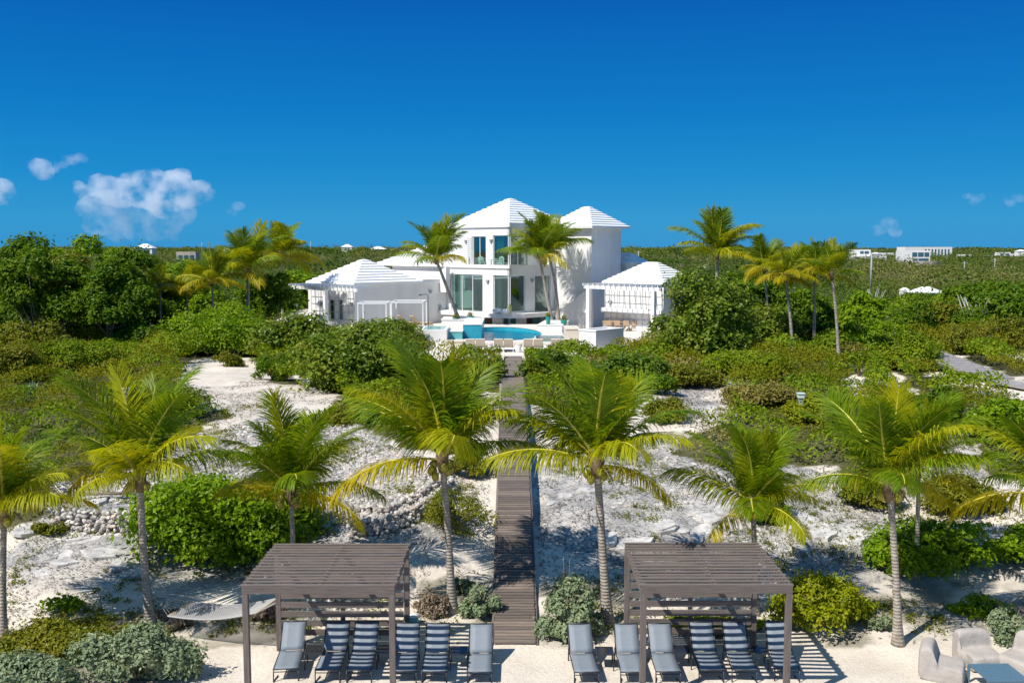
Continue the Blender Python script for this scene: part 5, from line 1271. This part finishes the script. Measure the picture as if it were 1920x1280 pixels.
for side, yy, tx in ((-1, -.72, 'near'), (1, .72, 'far')):
    for i, w_ in enumerate(('leftmost', 'second from left', 'second from right', 'rightmost')):
        o = ch if k == 0 else copy_tree(ch); k += 1; x = -Lt + .5 + (2 * Lt - 1.) * i / 3; p = Matrix.Rotation(-.1, 4, 'Z') @ Vector((x, yy, 0)) + root.location
        o.location = (p.x, p.y, 3.15); o.rotation_euler = (0, 0, -.1 + (0 if side < 0 else math.pi)); o['label'] = 'woven dining chair, %s on the %s side of the teak table' % (w_, tx)
# daybeds under white metal canopy frames, outdoor shower
def canopy(p0, p1, Y0, Y1, label, pyt):
    a, b = at(p0, 590, Y0), at(p1, 590, Y0); zt_ = at(p0, pyt, Y0).z; r = empty('canopy_frame', ((a.x + b.x) / 2, Y0, 3.15), label, 'canopy', 'white metal canopy frames'); w = (b.x - a.x) / 2; d = Y1 - Y0; h = zt_ - 3.15
    for sx in (-1, 1):
        for y in (0, d): mb = MB(); mb.box(sx * w - .04, sx * w + .04, y - .04, y + .04, 0, h); mb.build('post', M['white'], r)
    mb = MB(); mb.box(-w - .04, w + .04, -.05, .05, h + .003, h + .1); mb.box(-w - .04, w + .04, d - .05, d + .05, h + .003, h + .1); mb.box(-w - .05, -w + .05, .053, d - .053, h + .003, h + .097); mb.box(w - .05, w + .05, .053, d - .053, h + .003, h + .097)
    mb.build('top_frame', M['white'], r)
canopy(671, 724, 73, 75.6, 'white metal canopy frame nearer the left wing, behind the sea grape', 570)
canopy(734, 793, 73, 76.0, 'white metal canopy frame nearer the spa, above the tan daybeds', 568)
def daybed(px, py, label):
    p = on_z(px, py, 3.15); r = empty('daybed', (p.x, p.y, 3.15), label, 'daybed', 'tan daybeds under the canopy', rz=-1.1)
    mb = MB(); mb.box(-.4, .4, .6, 1.9, .2, .4); mb.build('mattress', M['tan'], r, .03); mb = MB(); mb.box(-.4, .4, -.9, 0, -.05, .05, 0, Matrix.Translation((0, .6, .36)) @ Matrix.Rotation(rad(-45), 4, 'X')); mb.build('backrest', M['tan'], r, .02)
    mb = MB(); mb.box(-.42, .42, .0, 1.92, .1, .197); mb.build('base', M['beige'], r)
daybed(748, 612, 'left tan daybed under the canopy frame by the spa'); daybed(772, 613, 'right tan daybed under the canopy frame by the spa'); daybed(690, 612, 'tan daybed half hidden by the sea grape under the left canopy frame')
p = at(803, 612, 76); root = empty('outdoor_shower', (p.x, 76, 3.15), 'slim dark outdoor shower pipe beside the villa wall', 'shower'); ht = at(803, 553, 76).z - 3.15
mb = MB(); mb.tube([(0, 0, 0), (0, 0, ht), (-.1, 0, ht + .05), (-.65, 0, ht + .03)], .03, 6); mb.build('pipe', M['dark_metal'], root); mb = MB(); mb.lathe([(.03, ht + .02), (.12, ht - .02), (.12, ht - .05)], 10, 0, Matrix.Translation((-.65, 0, 0))); mb.build('shower_head', M['dark_metal'], root); mb = MB(); mb.sphere((0, -.03, 1.1), .06); mb.build('tap', M['dark_metal'], root)
# balcony table and chairs, cushions on the ledge
def vloc(u, v): return (VX + q2 * (u + v), VY + q2 * (v - u))
def bistro(px, label):
    u = hv(px, 497, .6)[0]; x, y = vloc(u, .6); r = empty('balcony_chair', (x, y, ZB + .02), label, 'chair', 'mint wire chairs on the balcony', rz=R.uniform(-.5, .5)); mb = MB(); mb.box(-.24, .24, -.22, .22, .43, .46); mb.build('seat', M['mint'], r)
    mb = MB(); mb.tube([(-.24, .22, .45), (-.22, .3, .9), (0, .32, 1.0), (.22, .3, .9), (.24, .22, .45)], .03, 6)
    for k in range(5): mb.tube([(-.16 + .08 * k, .23, .46), (-.14 + .07 * k, .31, .95)], .016, 4)
    mb.build('backrest', M['mint'], r)
    for sx in (-1, 1):
        for sy in (-1, 1): mb = MB(); mb.tube([(sx * .2, sy * .2, .43), (sx * .24, sy * .24, 0)], .02, 5); mb.build('leg', M['mint'], r)
bistro(903, 'mint wire chair at the left of the balcony table'); bistro(938, 'mint wire chair at the right of the balcony table')
u = hv(921, 497, .55)[0]; x, y = vloc(u, .55); r = empty('balcony_table', (x, y, ZB + .02), 'pale mint table on the villa balcony', 'table'); mb = MB(); mb.lathe([(.5, .7), (.52, .72), (.5, .74)], 18); mb.build('tabletop', M['mint'], r); mb = MB(); mb.tube([(0, 0, 0), (0, 0, .7)], .05, 6); mb.lathe([(.25, 0), (.2, .04)], 12); mb.build('pedestal', M['mint'], r)
for px, lab in ((932, 'left white pouf on the ledge in front of the corner window'), (948, 'right white pouf on the ledge in front of the corner window')):
    u = hv(px, 586, -.55)[0]; x, y = vloc(u, -.55); r = empty('pouf', (x, y, ZM), lab, 'pouf'); mb = MB(); mb.lathe([(.3, 0), (.42, .08), (.45, .25), (.36, .42), (.1, .48)], 16); mb.build('cushion', M['white'], r)
x, y = vloc(.35, -.35); r = empty('lantern', (x, y, ZM), 'pale green lantern on the prow of the villa ledge', 'lantern'); mb = MB(); mb.lathe([(.2, 0), (.22, .1), (.22, .7), (.14, .8), (.05, .9)], 12); mb.build('shade', plain('lime_glass', (.45, .5, .2), .4), r); mb = MB(); mb.lathe([(.24, -.0), (.24, .05)], 12); mb.build('base', M['white'], r)

# ------------------------------------------------------------------ far houses, utility poles
def far_house(Y, p0, p1, ytop, ybot, label, roof=None, win=(), dep=None, mk='stucco', rz=0):
    a, b = at(p0, ybot, Y), at(p1, ybot, Y); zt_ = at(p0, ytop, Y).z; zb_ = min(a.z, tz((a.x + b.x) / 2, Y)) - 1; w = b.x - a.x; dep = dep or w * .7
    r = empty('house', (a.x, Y, zb_), label, 'house', rz=rz); h = zt_ - zb_; mb = MB(); mb.box(0, w, 0, dep, 0, h); mb.build('wall', M[mk], r)
    if roof:
        zr_ = at(p0, roof, Y).z - zb_; o_ = w * .05; mb = MB(); mb.add([(-o_, -o_, h + .02), (w + o_, -o_, h + .02), (w + o_, dep + o_, h + .02), (-o_, dep + o_, h + .02), (w * .38, dep / 2, zr_), (w * .62, dep / 2, zr_)], [(0, 1, 5, 4), (1, 2, 5), (2, 3, 4, 5), (3, 0, 4), (3, 2, 1, 0)]); mb.build('roof', M['roof'], r)
    for (u0, u1, v0, v1) in win: mb = MB(); mb.box(w * u0, w * u1, -.12, -.004, h - (h - 1) * v1, h - (h - 1) * v0); mb.build('window', M['blockglass'], r)
    return r
far_house(430, 253, 285, 465, 474, 'far white house with tiered hip roof behind the left trees', 457, ((.15, .4, .2, .8), (.55, .85, .2, .8)))
far_house(420, 238, 254, 471, 476, 'small far white house left of the tiered roof house', 467)
far_house(330, 331, 367, 472, 488, 'raw beige concrete building shell behind the left trees', None, ((.1, .3, .3, .8), (.4, .6, .3, .8), (.7, .9, .3, .8)), mk='ruin')
far_house(520, 640, 660, 463, 473, 'small far two storey white house left of the villa', 458, ((.3, .45, .2, .5), (.6, .75, .2, .5)))
far_house(530, 694, 722, 467, 473, 'far white bungalow with pale roof between the villa and the small two storey house', 462, ((.2, .4, .3, .8),))
far_house(540, 418, 431, 469, 474, 'tiny far white house behind the thick trunked palm', 466)
far_house(460, 1599, 1632, 468, 486, 'far white two storey block left of the modern house', None, ((.4, .6, .15, .4), (.65, .9, .15, .4)))
far_house(455, 1592, 1662, 480, 487, 'low white annexes in front of the far two storey block', None, ((.2, .3, .2, .7), (.6, .7, .2, .7)))
far_house(700, 1655, 1695, 474, 480, 'long low white house right of the far two storey block', None)
far_house(360, 1689, 1741, 470, 495, 'modern white house with large blue windows on the far right', None, ((.38, .55, .12, .42), (.58, .77, .12, .42), (.8, .96, .12, .42), (.4, .57, .55, .85), (.6, .95, .55, .85)), rz=-.12)
far_house(640, 1697, 1785, 463, 476, 'long white hotel like block behind the modern house', None, tuple((.42 + .07 * i, .45 + .07 * i, .2, .8) for i in range(8)), dep=14)
far_house(620, 1872, 1895, 473, 482, 'far white house with dark windows near the right edge', None, ((.15, .4, .2, .45), (.6, .85, .2, .45)))
far_house(615, 1852, 1872, 479, 483, 'low white wing left of the far house near the right edge', None)
far_house(640, 1895, 1935, 476, 484, 'pale low house at the far right edge', None, ((.2, .3, .2, .6),))
far_house(106, 1716, 1770, 549, 560, 'white roofed bungalow half hidden in the bush on the right', 538)
far_house(108, 1690, 1705, 544, 556, 'small white roofed hut left of the half hidden bungalow', 539)
far_house(560, 1636, 1652, 476, 481, 'tiny white house between the far two storey block and the long low house', 473)
far_house(650, 1800, 1822, 477, 481, 'tiny flat white house right of the hotel like block', None)
far_house(600, 1908, 1925, 471, 479, 'small two storey white house at the right end of the skyline', 468)
far_house(560, 548, 560, 467, 472, 'tiny white house on the skyline above the white pergola', 464)
def sandpatch(px, py, wx, Y, label):
    a = at(px, py, Y); m_ = MB(); z = tz(a.x, Y); P = []
    for k in range(14): t = 6.283 * k / 14; P.append((a.x + wx * math.cos(t) * R.uniform(.8, 1.1), Y - 3 + wx * .8 * math.sin(t)))
    m_.prism(P, z - 1, max(z + 1.6, a.z - .3)); tag(m_.build('sand_bank', M['offwhite']), kind='structure')
sandpatch(1722, 492, 7, 352, '')
def pole(px, yb_, yt_, Y, label):
    b_ = at(px, yb_, Y); b_.z = tz(b_.x, Y) ; t_ = at(px, yt_, Y); r = empty('utility_pole', b_, label, 'pole', 'utility poles in the bush land'); h = t_.z - b_.z; mb = MB(); mb.tube([(0, 0, -.5), (0, 0, h)], .14, 6); mb.build('post', M['lampgrey'], r); mb = MB(); mb.box(-.9, .9, -.06, .06, h - .5, h - .38); mb.build('crossarm', M['lampgrey'], r)
pole(1633, 522, 478, 150, 'slim utility pole right of the palm row'); pole(1808, 505, 490, 260, 'utility pole right of the modern house'); pole(1865, 500, 484, 250, 'utility pole near the far right house'); pole(379, 475, 455, 420, 'utility pole beside the concrete shell'); pole(583, 475, 453, 400, 'utility pole above the left wing'); pole(1197, 485, 470, 260, 'utility pole right of the villa tower')

# ------------------------------------------------------------------ clouds far behind the land
def cloud(D, puffs, name, label, mk, seed):
    rng = np.random.default_rng(seed); V = []; T_ = []; off = 0
    for (px, py, rx, ry) in puffs:
        k = max(2, int(rx / 7))
        for _ in range(k):
            qx, qy = px + rng.uniform(-.55, .55) * rx, py + rng.uniform(-.5, .5) * ry; c = at(qx, qy, D + rng.uniform(-60, 60)); s_ = D / F; r_ = rng.uniform(.4, .62) * min(rx, ry * 1.3) * s_
            n1, n2 = 18, 12; th = np.linspace(0, 2 * np.pi, n1, endpoint=False); ph = np.linspace(.02, np.pi - .02, n2)
            TH_, PH = np.meshgrid(th, ph); d = np.stack([np.cos(TH_) * np.sin(PH), np.sin(TH_) * np.sin(PH), np.cos(PH)], -1).reshape(-1, 3)
            a, b = rng.uniform(0, 99, 2); bump_ = 1 + .5 * (fbm(TH_.ravel() * 1.6 + a, PH.ravel() * 2.2 + b, 3, 4) - .44)
            # seam of the angle noise blended
            bump_ = bump_.reshape(n2, n1); bump_[:, -3:] = bump_[:, -3:] * np.array([.75, .5, .25]) + bump_[:, :1] * np.array([.25, .5, .75]); bump_ = bump_.ravel()
            V.append(np.array(c) + d * bump_[:, None] * np.array([r_ * 1.25, r_ * 1.0, r_ * .9])); i = np.arange(n1 * n2).reshape(n2, n1)
            q = np.stack([i[:-1], np.roll(i, -1, 1)[:-1], np.roll(i, -1, 1)[1:], i[1:]], -1).reshape(-1, 4) + off
            # close poles with fans of degenerate-free quads
            T_.append(q); 
            topf = np.array([[i[0, 0], i[0, (k_ + 1) % n1], i[0, k_], i[0, 0]] for k_ in range(1, n1 - 1)])[:, :3] + off; botf = np.array([[i[-1, 0], i[-1, k_], i[-1, (k_ + 1) % n1]] for k_ in range(1, n1 - 1)]) + off
            T_.append((topf, botf)); off += n1 * n2
    mb_v = np.concatenate(V); faces = []
    for t_ in T_:
        if isinstance(t_, tuple): faces += [tuple(f) for f in t_[0]] + [tuple(f) for f in t_[1]]
        else: faces += [tuple(f) for f in t_]
    me = bpy.data.meshes.new(name); me.from_pydata([tuple(v) for v in mb_v], [], faces); me.update(); me.polygons.foreach_set('use_smooth', np.full(len(me.polygons), True)); me.materials.append(M[mk])
    o = bpy.data.objects.new(name, me); COL.objects.link(o); tag(o, label, 'cloud', 'clouds')
    rm = o.modifiers.new('union', 'REMESH'); rm.mode = 'VOXEL'; rm.voxel_size = 5.0; rm.use_smooth_shade = True
cloud(4000, [(158, 352, 36, 18), (200, 350, 44, 22), (250, 356, 76, 40), (262, 340, 50, 20), (312, 334, 50, 22), (348, 352, 46, 34), (300, 368, 76, 40), (330, 384, 44, 22), (368, 384, 22, 10)], 'cloud', 'large white cumulus cloud above the left trees', 'cloud', 1)
cloud(4100, [(250, 398, 130, 40), (200, 392, 60, 30), (300, 408, 70, 36), (240, 425, 110, 30), (290, 430, 90, 24)], 'cloud', 'thin grey veil of cloud below the large cumulus', 'cloudthin', 2)
cloud(4000, [(82, 319, 30, 30)], 'cloud', 'small round cloud upper left of the cumulus', 'cloud', 3)
cloud(4000, [(138, 299, 40, 14), (118, 308, 20, 12)], 'cloud', 'small flat wisp of cloud between the round cloud and the cumulus', 'cloudthin', 4)
cloud(4000, [(8, 360, 36, 22)], 'cloud', 'small cloud cut off by the left edge', 'cloud', 5)
cloud(4000, [(446, 390, 22, 22)], 'cloud', 'small puff of cloud right of the cumulus', 'cloudthin', 6)
cloud(4000, [(1672, 426, 50, 20), (1650, 430, 20, 8)], 'cloud', 'faint pinkish cloud above the modern house', 'cloudthin', 7)
cloud(4000, [(1835, 372, 44, 12), (1895, 378, 26, 16)], 'cloud', 'faint cloud near the right edge', 'cloudthin', 8)
